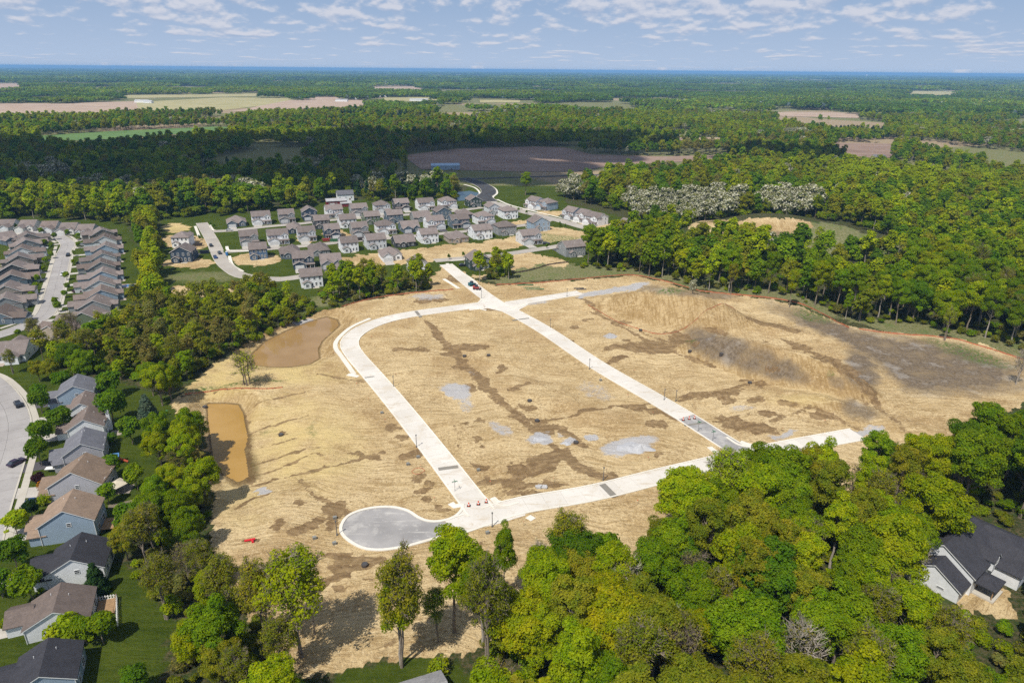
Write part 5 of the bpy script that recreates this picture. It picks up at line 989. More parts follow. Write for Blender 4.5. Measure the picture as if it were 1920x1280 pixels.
# ---- the 300 that show largest become trees of their own
for i, t in enumerate(TREES):
    pass
TX = np.array([t[0] for t in TREES]); TY = np.array([t[1] for t in TREES]); TZ = height(TX, TY)
HH = np.array([PH[t[3].rstrip('0123456789')] * t[5] for t in TREES])
u, v, dp = proj(TX, TY, TZ + HH * .7); u2, v2, dp2 = proj(TX, TY, TZ + HH)
size = HH / dp * np.where((u > -60) & (u < 1980) & (v2 < 1275), 1, 0)
size += np.array([.2 if t[8] in ('single', 'yard') else .05 if t[8] == 'street' else 0 for t in TREES]) * (size > 0)
order = np.argsort(-size); chosen = [i for i in order[:300] if size[i] > 0]; rest = [i for i in order if i not in set(chosen) and (-200 < u[i] < 2120)]
print('TREES placed', len(TREES), 'far', len(FX), 'rest', len(rest))
ZONE_T = {'front': 'in the front wood', 'front_edge': 'behind the black-roofed house', 'left_low': 'in the thicket below the lawns', 'left_mid': 'beside the rectangular basin', 'left_band': 'in the scrub belt', 'left_strip': 'in the court tree line',
          'island': 'in the estate clump', 'knot': 'by the dark green house', 'east': 'behind the silt fence', 'yard': 'on the near lawns', 'street': 'beside a street'}
KIND_T = {'round': 'broad-crowned', 'tall': 'tall slender', 'thin': 'thin-leaved', 'bare': 'almost leafless', 'spruce': 'conical spruce', 'blossom': 'white-blossomed', 'small': 'small round', 'bush': 'low bushy'}
TINT_T = {'lime': 'lime green', 'green': 'mid green', 'olive': 'olive green', 'deep': 'deep green', 'gold': 'golden green', 'brown': 'brownish', 'white': 'creamy white', 'blue': 'blue-grey', 'dark': 'dark green', 'purple': 'purple-leaved', 'orange': 'orange-leaved'}
SINGLE_L = {0: 'large lime green tree casting its shadow on bare earth below the turning circle', 2: 'tall bare-stemmed tree on the lawn point below the turning circle', 20: 'many-stemmed almost leafless tree on the bank between the two basins', 21: 'small white-blossomed tree beside the orange fence and the smooth mound', 22: 'pale dead tree rising out of the wood near the far hill',
            23: 'lone tall tree on the dark lawn beside the curving asphalt road', 24: 'dead leaning tree at the far end of the earthworks'}
si = 0; sidx = {}
for i, t in enumerate(TREES):
    if t[8] == 'single': sidx[i] = si; si += 1
SING_G = [('below the turning circle', 480, 1000, 1100, 1300), ('beside the front street', 1000, 1560, 960, 1120), ('past the end of the front street', 1560, 1780, 900, 1100), ('near the upper basin', 250, 480, 700, 780), ('along the silt fence', 1280, 1920, 540, 740), ('next to the dark green house', 900, 970, 500, 530)]
def ordinal(n):
    base = ['zeroth', 'first', 'second', 'third', 'fourth', 'fifth', 'sixth', 'seventh', 'eighth', 'ninth', 'tenth', 'eleventh', 'twelfth', 'thirteenth', 'fourteenth', 'fifteenth', 'sixteenth', 'seventeenth', 'eighteenth', 'nineteenth']
    tens = {2: 'twenty', 3: 'thirty', 4: 'forty', 5: 'fifty', 6: 'sixty', 7: 'seventy', 8: 'eighty', 9: 'ninety'}
    if n < 20: return base[n]
    return (tens[n // 10][:-1] + 'ieth') if n % 10 == 0 else tens[n // 10] + '-' + base[n % 10]
LAB = {}
for i in chosen:
    x, y, _, pk, sx, sz, rot, tint, zone, tn = TREES[i]; kind = pk.rstrip('0123456789'); place = ZONE_T.get(zone); bu, bv, _ = proj(x, y, 0.0)
    if zone == 'single': place = next((n for n, a, b_, c, d in SING_G if a <= bu < b_ and c <= bv < d), 'at the front wood rim')
    lab = SINGLE_L.get(sidx.get(i, -1)); what = '%s %s %s' % (TINT_T[tn], KIND_T[kind], 'shrub' if kind == 'bush' else 'tree' if kind != 'spruce' else ''); LAB.setdefault(lab or (' '.join(what.split()), place), []).append((float(bu), i))
LABEL, GROUP = {}, {}
for key, lst in LAB.items():
    lst.sort()
    for n, (_, i) in enumerate(lst):
        if isinstance(key, str): LABEL[i] = key
        else:
            GROUP[i] = 'trees ' + key[1]; LABEL[i] = '%s %s' % key if len(lst) == 1 else '%s %s, %s of such from the left' % (key[0], key[1], ordinal(n + 1))
for i in chosen:
    x, y, _, pk, sx, sz, rot, tint, zone, tn = TREES[i]; kind = pk.rstrip('0123456789'); cm, tm = PROTO[pk]
    nm = {'bush': 'shrub', 'spruce': 'spruce_tree', 'blossom': 'blossom_tree', 'bare': 'bare_tree'}.get(kind, 'broadleaf_tree')
    root = empty(nm, (x, y, TZ[i] - .1), rot); tag(root, LABEL[i], 'shrub' if kind == 'bush' else 'tree', GROUP.get(i))
    link('trunk', tm, root, scale=(sx, sx, sz)); c = link('crown', cm, root, scale=(sx, sx, sz)); c['tint'] = tint
# ---- the rest: geometry-node woods
proto_col = bpy.data.collections.new('tree_kinds')
for i, (n, me) in enumerate(LODS): proto_col.objects.link(bpy.data.objects.new('kind_%02d' % i, me))
def instancer(name, P, idx, scl, rot, tint, col, label):
    me = bpy.data.meshes.new(name); me.vertices.add(len(P)); me.vertices.foreach_set('co', np.asarray(P, np.float32).ravel())
    for nm, ty, dat, key in (('idx', 'INT', np.asarray(idx, np.int32), 'value'), ('scl', 'FLOAT_VECTOR', np.asarray(scl, np.float32).ravel(), 'vector'), ('rot', 'FLOAT_VECTOR', np.asarray(rot, np.float32).ravel(), 'vector'), ('tint', 'FLOAT_COLOR', np.concatenate([np.asarray(tint), np.ones((len(P), 1))], 1).astype(np.float32).ravel(), 'color')):
        a = me.attributes.new(nm, ty, 'POINT'); a.data.foreach_set(key, dat)
    o = link(name, me); ng = bpy.data.node_groups.new(name, 'GeometryNodeTree'); ng.interface.new_socket('Geometry', in_out='INPUT', socket_type='NodeSocketGeometry'); ng.interface.new_socket('Geometry', in_out='OUTPUT', socket_type='NodeSocketGeometry')
    N, L = ng.nodes, ng.links; gi = N.new('NodeGroupInput'); go = N.new('NodeGroupOutput'); ip = N.new('GeometryNodeInstanceOnPoints'); ci = N.new('GeometryNodeCollectionInfo')
    ci.inputs[0].default_value = col; ci.inputs[1].default_value = True; ci.inputs[2].default_value = True
    def na(nm, ty):
        n = N.new('GeometryNodeInputNamedAttribute'); n.data_type = ty; n.inputs[0].default_value = nm; return n.outputs[0]
    e2r = N.new('FunctionNodeEulerToRotation'); L.new(na('rot', 'FLOAT_VECTOR'), e2r.inputs[0])
    L.new(gi.outputs[0], ip.inputs['Points']); L.new(ci.outputs[0], ip.inputs['Instance']); ip.inputs['Pick Instance'].default_value = True
    L.new(na('idx', 'INT'), ip.inputs['Instance Index']); L.new(e2r.outputs[0], ip.inputs['Rotation']); L.new(na('scl', 'FLOAT_VECTOR'), ip.inputs['Scale']); L.new(ip.outputs[0], go.inputs[0])
    md = o.modifiers.new('woods', 'NODES'); md.node_group = ng
    return tag(o, label, 'woodland', kind='stuff')
rotz = lambda n: np.stack([np.zeros(n), np.zeros(n), rt.uniform(0, 6.28, n)], 1)
# near and mid woods that are past the 300
mp, mi_, ms, mt = [], [], [], []
for i in rest:
    x, y, _, pk, sx, sz, rot, tint, zone, tn = TREES[i]; kind = pk.rstrip('0123456789'); k = {'bare': 'thin', 'spruce': 'conifer', 'small': 'round'}.get(kind, kind); li = LI[k][i % len(LI[k])]
    h0 = {'round': 20, 'tall': 24, 'thin': 20, 'blossom': 17, 'conifer': 17, 'bush': 4.2}[k]; f = HH[i] / h0
    mp.append((x, y, TZ[i] - .1)); mi_.append(li); ms.append((f, f, f)); mt.append(tint)
instancer('woodland', mp, mi_, ms, rotz(len(mp)), mt, proto_col, 'dense spring wood beyond the silt fence and round the estate')
FZ = height(FX, FY); instancer('woodland', np.stack([FX, FY, FZ - .2], 1), FI, np.stack([FS * 1.05, FS * 1.05, FS], 1), rotz(len(FX)), FT, proto_col, 'broad spring forest rolling away behind the estate')
# undergrowth below the near woods and along their edges
ux, uy, ut = [], [], []
for zone, sp in (('front', 4.2), ('front_edge', 4.5), ('left_low', 3.6), ('left_mid', 3.4), ('left_band', 3.2), ('left_strip', 4), ('island', 3.6), ('knot', 3.5), ('east', 5.5)):
    poly = GP(WOODS[zone]); a = np.array(poly); x, y = jgrid(a[:, 0].min(), a[:, 0].max(), a[:, 1].min(), min(480, a[:, 1].max()), sp, rt); ok = inpoly(x, y, poly)
    ux += list(x[ok]); uy += list(y[ok]); ut += [TINTS[rp.choice(['olive', 'lime', 'green', 'brown', 'olive'])] for _ in range(int(ok.sum()))]
uz = height(np.array(ux), np.array(uy)); n = len(ux); s = rt.uniform(.35, .95, n)
u_col = bpy.data.collections.new('shrub_kinds')
for i, k in enumerate(('bush0', 'bush1')): u_col.objects.link(bpy.data.objects.new('shrub_%02d' % i, joined(k, *PROTO[k])))
o = instancer('undergrowth', np.stack([ux, uy, uz], 1), rt.integers(0, 2, n), np.stack([s, s, s * rt.uniform(.6, 1.1, n)], 1), rotz(n), np.array(ut) * rt.uniform(.75, 1.25, (n, 1)), u_col, 'leafy undergrowth beneath the trees round the earthworks'); o['category'] = 'undergrowth'
# brush at the foot of the middle-distance woods
bx, by, bu_, bv_ = scatter(330, 760, 8.5); nb = len(bx); s = rt.uniform(.7, 1.6, nb)
o = instancer('undergrowth', np.stack([bx, by, height(bx, by)], 1), np.full(nb, LI['bush'][0]), np.stack([s, s, s], 1), rotz(nb), np.array([TINTS[rp.choice(['olive', 'green', 'lime'])] for _ in range(nb)]) * .8, proto_col, 'brush along the foot of the forest behind the estate'); o['category'] = 'undergrowth'
# distant forest: blocks of crowns
def grove(seed, S, crowns, n, size):
    r = np.random.default_rng(seed); Vs, Cs = [], []
    gx, gy = jgrid(-S / 2, S / 2, -S / 2, S / 2, S / math.sqrt(crowns), r)
    for x, y in zip(gx, gy):
        h = r.uniform(11, 19); rad = r.uniform(4.2, 6.5); ctr = np.array([x, y, h * .62])
        P, Nn, C, LR, rr = crown_points(int(r.integers(1e6)), n, 9, ctr, (rad * .7, rad * .7, h * .26), rad * .5, top_bias=1.0); V, _ = cards(P, Nn, size, rr); Vs.append(V)
        q = r.uniform(.55, 1.25) * np.array([r.uniform(.75, 1.2), 1, r.uniform(.8, 1.2)])
        if r.random() < .03: q = np.array([1.6, 1.3, 18.0])
        Cs.append(np.tile(np.append(q, 1), (len(V), 1)))
    V = np.vstack(Vs); me = mesh_np('grove', V, np.arange(len(V)).reshape(-1, 4), ['leaf_far']); a = me.color_attributes.new('crowncol', 'FLOAT_COLOR', 'POINT'); a.data.foreach_set('color', np.vstack(Cs).astype(np.float32).ravel()); return me
g_col = bpy.data.collections.new('grove_kinds')
for i in range(4): g_col.objects.link(bpy.data.objects.new('grove_%02d' % i, grove(40 + i, 66, 46, 70, 1.7)))
gx, gy, gs = [], [], []
for y0, y1, sp, s in ((1700, 4200, 58, 1.0), (4200, 9000, 110, 1.55), (9000, 24000, 230, 2.4)):
    x, y, _, _ = scatter(y0, y1, sp)
    keep = fbm(x, y, 520, 91, 4) < .57; x, y = x[keep], y[keep]; gx += list(x); gy += list(y); gs += [s] * len(x)
gx, gy, gs = np.array(gx), np.array(gy), np.array(gs); n = len(gx); print('groves', n)
zt = np.clip(fbm(gx, gy, 420, 5, 3) + (fbm(gx, gy, 1500, 8, 2) - .5) * .6, 0, 1)[:, None]; base = np.array([.235, .310, .014]) * (1 - smooth(.35, .65, zt)) + np.array([.135, .215, .018]) * smooth(.35, .65, zt)
instancer('woodland', np.stack([gx, gy, np.zeros(n)], 1), rt.integers(0, 4, n), np.stack([gs, gs, np.minimum(gs, 1.3) * (.55 + .9 * fbm(gx, gy, 300, 57, 2)) * rt.uniform(.85, 1.15, n)], 1), rotz(n), base * rt.uniform(.7, 1.15, (n, 1)), g_col, 'far forest stretching in bands to the blue horizon')
# ------------------------------------------------------------------ things on the site and in the streets
plain('cone orange', (.62, .10, .04), .6, .1); plain('cone white', (.75, .75, .72), .6, .1); plain('rubber', (.03, .03, .03), .8, .2); plain('galvanised', (.13, .13, .135), .6, .2, metallic=.3); plain('sign green', (.02, .16, .08), .5, .1); plain('lath', (.33, .25, .15), .9, .3)
plain('rusty iron', (.06, .05, .045), .8, .3); plain('utility box', (.22, .22, .20), .6, .15); plain('broken concrete', (.42, .41, .40), .9, .25, 1.5); plain('grit', (.40, .40, .41), .95, .2, 2.5, bump=.6); plain('red plastic', (.55, .02, .03), .5, .1); plain('orange pipe', (.45, .09, .04), .5, .15)
plain('silt orange', (.38, .13, .065), .8, .2, .5); plain('silt black', (.07, .05, .045), .85, .3, .5); plain('pipe green', (.05, .16, .07), .5, .15); plain('pipe black', (.025, .03, .05), .4, .15); plain('machine teal', (.03, .13, .16), .45, .15); plain('machine red', (.36, .07, .06), .45, .15); plain('toilet blue', (.04, .16, .38), .5, .1); plain('pool blue', (.03, .16, .42), .1, .1); plain('canvas', (.52, .46, .36), .8, .1); plain('white vinyl', (.68, .68, .66), .5, .08)
def put_on(px_, py_): p = G(px_, py_); return (p[0], p[1], hz(p[0], p[1]))
def onroad(px_, py_): p = G(px_, py_); return (p[0], p[1], .155)
# traffic cones
for i, (a, b_) in enumerate([(879, 949), (897, 946), (912, 942), (1281, 788), (1292, 786), (1302, 785)]):
    root = empty('traffic_cone', onroad(a, b_)); q = MB(); q.lathe([(.30, .06), (.26, .35)], 10); q.lathe([(.215, .62), (.13, .98), (.02, 1.0)], 10); q.build('cone', 'cone orange', root); q = MB(); q.lathe([(.262, .35), (.215, .62)], 10); q.build('reflective_band', 'cone white', root); q = MB(); q.box(-.45, .45, -.45, .45, 0, .07); q.build('base', 'rubber', root)
    tag(root, '%s orange traffic cone from the basin side, across the mouth of the %s street' % (ORD[i % 3], 'left loop' if False else ('loop' if i < 3 else 'stone-filled')), 'traffic cone', 'traffic cones on the new streets')
# posts, street signs
for i, (a, b_, where) in enumerate([(923, 987, 'below the front junction'), (632, 1003, 'beside the turning circle'), (781, 838, 'halfway up the loop street'), (1131, 900, 'beside the front street, near the saw-cut'), (1105, 692, 'halfway along the main street'), (1032, 615, 'near the upper crossing on the main street'), (1267, 752, 'beside the muddy trench off the main street'), (738, 725, 'near the end of the curved walk'), (903, 560, 'at the upper crossing'), (1063, 556, 'at the end of the spur street'), (1245, 750, 'on the far kerb above the cones')]):
    root = empty('lamp_post', put_on(a, b_)); q = MB(); q.tube([(0, 0, 0), (0, 0, 3.6)], [.11, .08], 6); q.build('pole', 'galvanised', root); q = MB(); q.lathe([(.22, 0), (.2, .35), (.12, .4)], 8); q.build('base', 'galvanised', root); q = MB(); q.lathe([(.1, 3.6), (.2, 3.75), (.17, 4.05), (.03, 4.15)], 8); q.build('lamp', 'galvanised', root); tag(root, 'thin dark lamp post ' + where, 'lamp post', 'lamp posts on the new streets')
for i, (a, b_, where) in enumerate([(853, 921, 'where the loop street meets the front street'), (1336, 826, 'beside the stone-filled street'), (1309, 808, 'lower on the stone-filled street')]):
    root = empty('street_sign', put_on(a, b_), R(20)); q = MB(); q.tube([(0, 0, 0), (0, 0, 2.9)], .05, 6); q.build('pole', 'galvanised', root); q = MB(); q.box(-.75, .75, -.02, .02, 2.9, 3.12); q.build('name_blade', 'sign green', root); q = MB(); q.box(-.02, .02, -.7, .7, 3.14, 3.36); q.build('name_blade', 'sign green', root); tag(root, 'green crossed street sign ' + where, 'street sign')
# lot stakes in pairs along both kerbs
k = 0
lath = MB(); lath.box(-.05, .05, -.025, .025, -.3, 1.25); lath.quad([(-.05, 0, 1.25), (.05, 0, 1.25), (0, 0, 1.33)]); flag = MB(); flag.box(.05, .28, -.01, .01, 1.0, 1.2)
lm = lath.mesh('stake', ['lath']); fm = flag.mesh('ribbon', ['cone orange'])
rs = random.Random(3)
for key, where in (('main', 'main street'), ('loop', 'loop street'), ('front', 'front street')):
    P = ROADG[key][0]
    for s in (-1, 1):
        nk = 0
        Q = offs(P, s * 7.6)
        for j in range(3, len(P) - 1, 3):
            x, y = Q[j] + np.array([rs.uniform(-1, 1), rs.uniform(-1, 1)]); u, v, _ = proj(x, y, 0.0)
            if inroad((x, y), '') or not inpoly(np.array([x]), np.array([y]), SITEG)[0]: continue
            root = empty('lot_stake', (x, y, hz(x, y)), rs.uniform(0, 3)); root.rotation_euler = (rs.uniform(-.1, .1), rs.uniform(-.1, .1), rs.uniform(0, 3)); link('stake', lm, root); link('ribbon', fm, root); tag(root, 'wooden lot stake with orange ribbon, %s along the %s kerb of the %s' % (ordinal(nk + 1), 'inner' if (s > 0) == (key != 'main') else 'outer', where), 'stake', 'lot stakes beside the ' + where); nk += 1
# storm inlets and utility boxes
INL = [(1007, 790, 'on the muddy trench in the middle lot'), (1080, 829, 'beside the largest gravel heap'), (871, 669, 'at the upper end of the muddy trench'), (993, 757, 'halfway along the muddy trench'), (1293, 665, 'beside the dark berm'), (1350, 684, 'at the foot of the dark berm'), (1406, 718, 'at the end of the dark berm trench'), (1201, 619, 'below the smooth mound'), (382, 751, 'above the rectangular basin'), (526, 807, 'on the rilled bank'), (684, 1060, 'in the mud below the turning circle'), (916, 670, 'in the upper lots')]
for a, b_, where in INL:
    root = empty('storm_inlet', put_on(a, b_)); q = MB(); q.lathe([(.75, -.4), (.75, .5), (.6, .55)], 12); q.build('riser', 'rusty iron', root); q = MB()
    for j in range(-3, 4): q.box(-.5, .5, j * .15 - .03, j * .15 + .03, .56, .62)
    q.build('grate', 'galvanised', root); tag(root, 'round dark storm inlet ' + where, 'storm inlet', 'storm inlets on the earthworks')
for a, b_, where in [(765, 872, 'beside the lower loop street'), (784, 858, 'beside the loop street above the hose'), (716, 775, 'near the mud blotches by the loop street'), (1126, 714, 'beside the main street above the gravel patch'), (628, 972, 'above the turning circle'), (627, 1020, 'below the turning circle rim'), (897, 882, 'inside the loop near the saw-cut'), (590, 1010, 'on the mud beyond the turning circle'), (914, 1000, 'below the front street')]:
    root = empty('utility_box', put_on(a, b_), R(25)); q = MB(); q.box(-.4, .4, -.3, .3, -.1, .6); q.build('cabinet', 'utility box', root); q = MB(); q.box(-.44, .44, -.34, .34, .6, .66); q.build('lid', 'utility box', root); tag(root, 'small grey utility box ' + where, 'utility box', 'utility boxes on the earthworks')
# gravel heaps
def heap(px_, py_, rx, ry, h, label, seed, mat='grit', cat='gravel heap', name='gravel_heap'):
    p = put_on(px_, py_); n, m = 40, 14; V = [(0, 0, h)]; F = []
    for j in range(1, m + 1):
        for i in range(n):
            t = 2 * math.pi * i / n; f = j / m; w = 1 + .22 * math.sin(3 * t + seed) + .15 * math.sin(5 * t + 2 * seed); x, y = rx * f * w * math.cos(t), ry * f * w * math.sin(t)
            z = h * (1 - f) ** 1.15 * (1 + .35 * math.sin(2 * t + seed) * f) + (float(vnoise(x + 50, y + 50, .7, seed)) - .5) * .22 - (.12 if j == m else 0); V.append((x, y, z))
    for i in range(n): F.append((0, 1 + i, 1 + (i + 1) % n))
    for j in range(m - 1):
        for i in range(n): a = 1 + j * n + i; b_ = 1 + j * n + (i + 1) % n; F.append((a, a + n, b_ + n, b_))
    me = bpy.data.meshes.new(name); me.from_pydata(V, [], F); me.materials.append(MATS[mat]); me.polygons.foreach_set('use_smooth', [True] * len(F)); tag(link(name, me, None, p), label, cat)
heap(1202, 840, 3.6, 2.6, 1.5, 'grey gravel heap on the pale gravel patch beside the stone-filled street', 2); heap(1178, 838, 4.6, 3.0, .7, 'low pale gravel spread next to the gravel heap', 4); heap(1012, 822, 2.8, 1.9, .5, 'small flat gravel heap in the middle lot', 1); heap(1062, 830, 1.6, 1.1, .5, 'small grey gravel heap between the middle inlet and the large heap', 5)
heap(1480, 742, 6, 4, 1.6, 'tan spoil heap in front of the long berm', 7, 'earth_heap' if 'earth_heap' in MATS else 'spoil' if 'spoil' in MATS else 'grit') if False else None
# slab rubble, red pipe, hose, pipes
root = empty('rubble', put_on(1015, 913)); rs2 = random.Random(4)
for j in range(7): q = MB(); x, y = rs2.uniform(-1.2, 1.2), rs2.uniform(-.6, .6); q.prism([(x - .6, y - .3), (x + .5, y - .4), (x + .7, y + .3), (x - .4, y + .4)], rs2.uniform(-.1, .2), rs2.uniform(.3, .6)); q.build('slab', 'broken concrete', root)
tag(root, 'little pile of broken concrete slabs above the front street', 'rubble')
root = empty('red_pipe', put_on(470, 1014), R(15)); q = MB(); q.tube([(-1.3, 0, .3), (1.0, .2, .3)], .28, 8); q.build('pipe', 'red plastic', root); q = MB(); q.tube([(.4, .1, .3), (.6, -1.0, .3)], .28, 8); q.build('branch', 'red plastic', root); tag(root, 'bright red plastic pipe with a branch lying on the mud', 'pipe')
q = MB(); q.tube([((1.7 - .05 * (t % 7)) * math.cos(t * .45), (1.7 - .05 * (t % 7)) * math.sin(t * .45), .06 + .01 * (t % 3)) for t in range(62)], .05, 4); tag(q.build('hose', 'orange pipe', None, put_on(784, 883)), 'coil of orange pipe lying beside the loop street', 'hose')
for i, (a, b_, m, L, c) in enumerate([(985, 536, 'pipe green', 8, 'dark green'), (997, 540, 'pipe green', 8, 'dark green'), (1003, 543, 'pipe green', 9, 'dark green'), (1085, 541, 'pipe black', 5, 'blue-black'), (1090, 543, 'pipe black', 5, 'blue-black')]):
    q = MB(); q.tube([(-L / 2, 0, .2), (L / 2, 0, .2)], .22, 7); tag(q.build('pipe', m, None, put_on(a, b_), R(8)), '%s pipe, %s of the lengths laid out beyond the spur street' % (c, ORD[i]), 'pipe', 'pipe lengths beyond the spur street')
# silt fences: fabric and posts
def fence(name, pts, h, fab, label, step=2.5):
    P = spline(GP(pts), step); Z = height(P[:, 0], P[:, 1]); root = empty(name, (0, 0, 0)); q = MB(); r_ = random.Random(label)
    for i in range(len(P) - 1):
        a, b_ = P[i], P[i + 1]; h0, h1 = h * r_.uniform(.6, 1.05), h * r_.uniform(.6, 1.05)
        q.quad([(a[0], a[1], Z[i] - .2), (b_[0], b_[1], Z[i + 1] - .2), (b_[0], b_[1] + .12, Z[i + 1] + h1), (a[0], a[1] + .12, Z[i] + h0)])
        q.quad([(a[0], a[1] + .03, Z[i] - .2), (a[0], a[1] + .15, Z[i] + h0), (b_[0], b_[1] + .15, Z[i + 1] + h1), (b_[0], b_[1] + .03, Z[i + 1] - .2)])
    q.build('fabric', fab, root); pm = MB(); pm.box(-.04, .04, -.04, .04, -.2, h + .15); pm = pm.mesh('post', ['lath'])
    for i in range(0, len(P)): link('post', pm, root, (P[i][0], P[i][1] - .06, Z[i]))
    tag(root, label, 'silt fence')
fence('silt_fence', [(930, 535), (1010, 531), (1090, 523), (1180, 516), (1240, 526), (1310, 545)], .6, 'silt orange', 'orange silt fence along the meadow behind the spur street')
fence('silt_fence', [(1310, 546), (1380, 553), (1450, 560), (1500, 570), (1545, 590), (1570, 605), (1592, 616)], .7, 'silt orange', 'orange silt fence curving past the wood behind the mounds')
fence('silt_fence', [(1610, 618), (1680, 626), (1740, 631), (1790, 637), (1850, 652), (1925, 676)], .6, 'silt orange', 'orange silt fence below the wood beside the grey topsoil')
fence('silt_fence', [(1102, 577), (1150, 600), (1185, 612), (1235, 625), (1290, 618), (1340, 607), (1380, 598)], .35, 'silt orange', 'low orange barrier round the foot of the smooth mound')
fence('silt_fence', [(640, 575), (690, 562), (735, 554), (790, 549), (850, 543)], .6, 'silt orange', 'orange silt fence between the tree clump and the loop street')
fence('silt_fence', [(347, 741), (390, 732), (440, 729), (500, 728), (530, 726)], .5, 'silt orange', 'orange silt fence on the bank between the two basins')
fence('silt_fence', [(945, 513), (975, 511), (1003, 505), (1030, 497), (1066, 492)], .9, 'silt black', 'dark silt fence along the edge of the bare lots')
# machines, toilet, skips
def machine(px_, py_, body, label, rz):
    root = empty('skid_loader', onroad(px_, py_), rz); q = MB(); q.box(-1.5, 1.1, -.8, .8, .45, 1.35); q.box(-1.6, -.6, -.75, .75, 1.35, 1.7); q.build('body', body, root); q = MB(); q.box(-.55, .75, -.6, .6, 1.36, 2.2); q.box(-.6, .8, -.68, .68, 2.2, 2.3); q.build('cab', 'glass', root)
    q = MB(); q.box(1.7, 2.3, -1.0, 1.0, .15, .85); q.build('bucket', 'rusty iron', root)
    for s in (-1, 1):
        q = MB(); q.box(-1.3, 1.9, s * .95 - .1, s * .95 + .1, 1.0, 1.25); q.build('arm', body, root)
        for x in (-.9, .7): q = MB(); q.tube([(x, s * .82, .45), (x, s * 1.15, .45)], .45, 10); q.build('wheel', 'rubber', root)
    tag(root, label, 'loader')
machine(884, 536, 'machine teal', 'teal skid loader parked on the main street above the upper crossing', R(40)); machine(893, 543, 'machine red', 'red skid loader in front of the teal one on the main street', R(-20))
root = empty('portable_toilet', onroad(426, 479)); q = MB(); q.box(-.6, .6, -.6, .6, 0, 2.1); q.build('cabin', 'toilet blue', root); q = MB(); q.prism([(-.65, -.65), (.65, -.65), (.65, .65), (-.65, .65)], 2.1, 2.25); q.build('roof', 'cone white', root); q = MB(); q.box(-.4, .4, -.64, -.6, .1, 1.9); q.build('door', 'toilet blue', root); tag(root, 'blue portable toilet at the corner of the cross street', 'toilet')
for a, b_, m, c in [(612, 452, 'machine red', 'red'), (626, 453, 'pipe green', 'green'), (672, 451, 'rusty iron', 'dark'), (372, 461, 'rusty iron', 'long dark'), (384, 475, 'pipe black', 'black')]:
    root = empty('skip', put_on(a, b_), R(15)); q = MB(); i0 = len(q.v); lo = [(-2, -.9), (2, -.9), (2, .9), (-2, .9)]; hi = [(-2.5, -1.1), (2.5, -1.1), (2.5, 1.1), (-2.5, 1.1)]
    for j in range(4): q.quad([(*lo[j], .1), (*lo[(j + 1) % 4], .1), (*hi[(j + 1) % 4], 1.5), (*hi[j], 1.5)])
    q.quad([(*p_, .35) for p_ in lo]); q.build('body', m, root); q = MB(); q.box(-2.55, 2.55, -1.2, -1.05, 1.45, 1.6); q.box(-2.55, 2.55, 1.05, 1.2, 1.45, 1.6); q.build('rim', m, root); tag(root, '%s waste skip on bare earth between new houses' % c, 'skip')
# stacked building material on the bare lot
for i, (a, b_) in enumerate([(925, 487), (937, 490), (945, 484), (934, 480), (920, 483), (950, 492)]):
    root = empty('lumber_stack', put_on(a, b_), rs.uniform(0, 3)); q = MB()
    for j in range(4): q.box(-1.8, 1.8, -.7 + j * .37, -.36 + j * .37, .1, rs.uniform(.3, .7))
    q.build('boards', ['canvas', 'lath', 'white vinyl'][i % 3], root); tag(root, '%s pile of building material on the bare lot past the dark green house' % ['canvas-coloured', 'wooden', 'white', 'second canvas-coloured', 'second wooden', 'second white'][i], 'material pile')
# ---- cars
def car_meshes(paint):
    b = MB(); prof = [(-2.2, .45), (-2.25, .75), (-2.1, .95), (-1.1, 1.0), (1.0, .98), (2.0, .85), (2.25, .65), (2.2, .4), (1.8, .28), (-1.9, .28)]; n = len(prof); i0 = 0
    for y, k in ((-.9, 1), (.9, 1)): b.v += [(x, y * (1 if .4 < z < .9 else .96), z) for x, z in prof]
    b.f += [tuple(range(n)), tuple(range(2 * n - 1, n - 1, -1))]; b.m += [0, 0]
    for i in range(n): b.f.append((i, n + i, n + (i + 1) % n, (i + 1) % n)); b.m.append(0)
    rf = [(-1.25, 1.5), (.1, 1.5)]; b.box(-1.2, .15, -.66, .66, 1.44, 1.5)
    c = MB(); lo = [(-1.95, -.82), (1.0, -.82), (1.0, .82), (-1.95, .82)]; hi = [(-1.3, -.66), (.2, -.66), (.2, .66), (-1.3, .66)]
    for j in range(4): c.quad([(*lo[j], .96), (*lo[(j + 1) % 4], .96), (*hi[(j + 1) % 4], 1.45), (*hi[j], 1.45)])
    return b.mesh('body', [paint]), c.mesh('windows', ['glass'])
wq = MB(); wq.tube([(0, -.1, 0), (0, .1, 0)], .33, 10); WHEEL = wq.mesh('wheel', ['rubber'])
for n, c in {'black': (.02, .02, .022), 'white': (.70, .70, .70), 'silver': (.35, .36, .37), 'maroon': (.10, .02, .025), 'blue': (.03, .07, .20), 'dark purple': (.05, .03, .06), 'dark grey': (.06, .065, .07)}.items(): plain('paint ' + n, c, .3, .05, .5, metallic=.3, spec=.5)
CM = {}
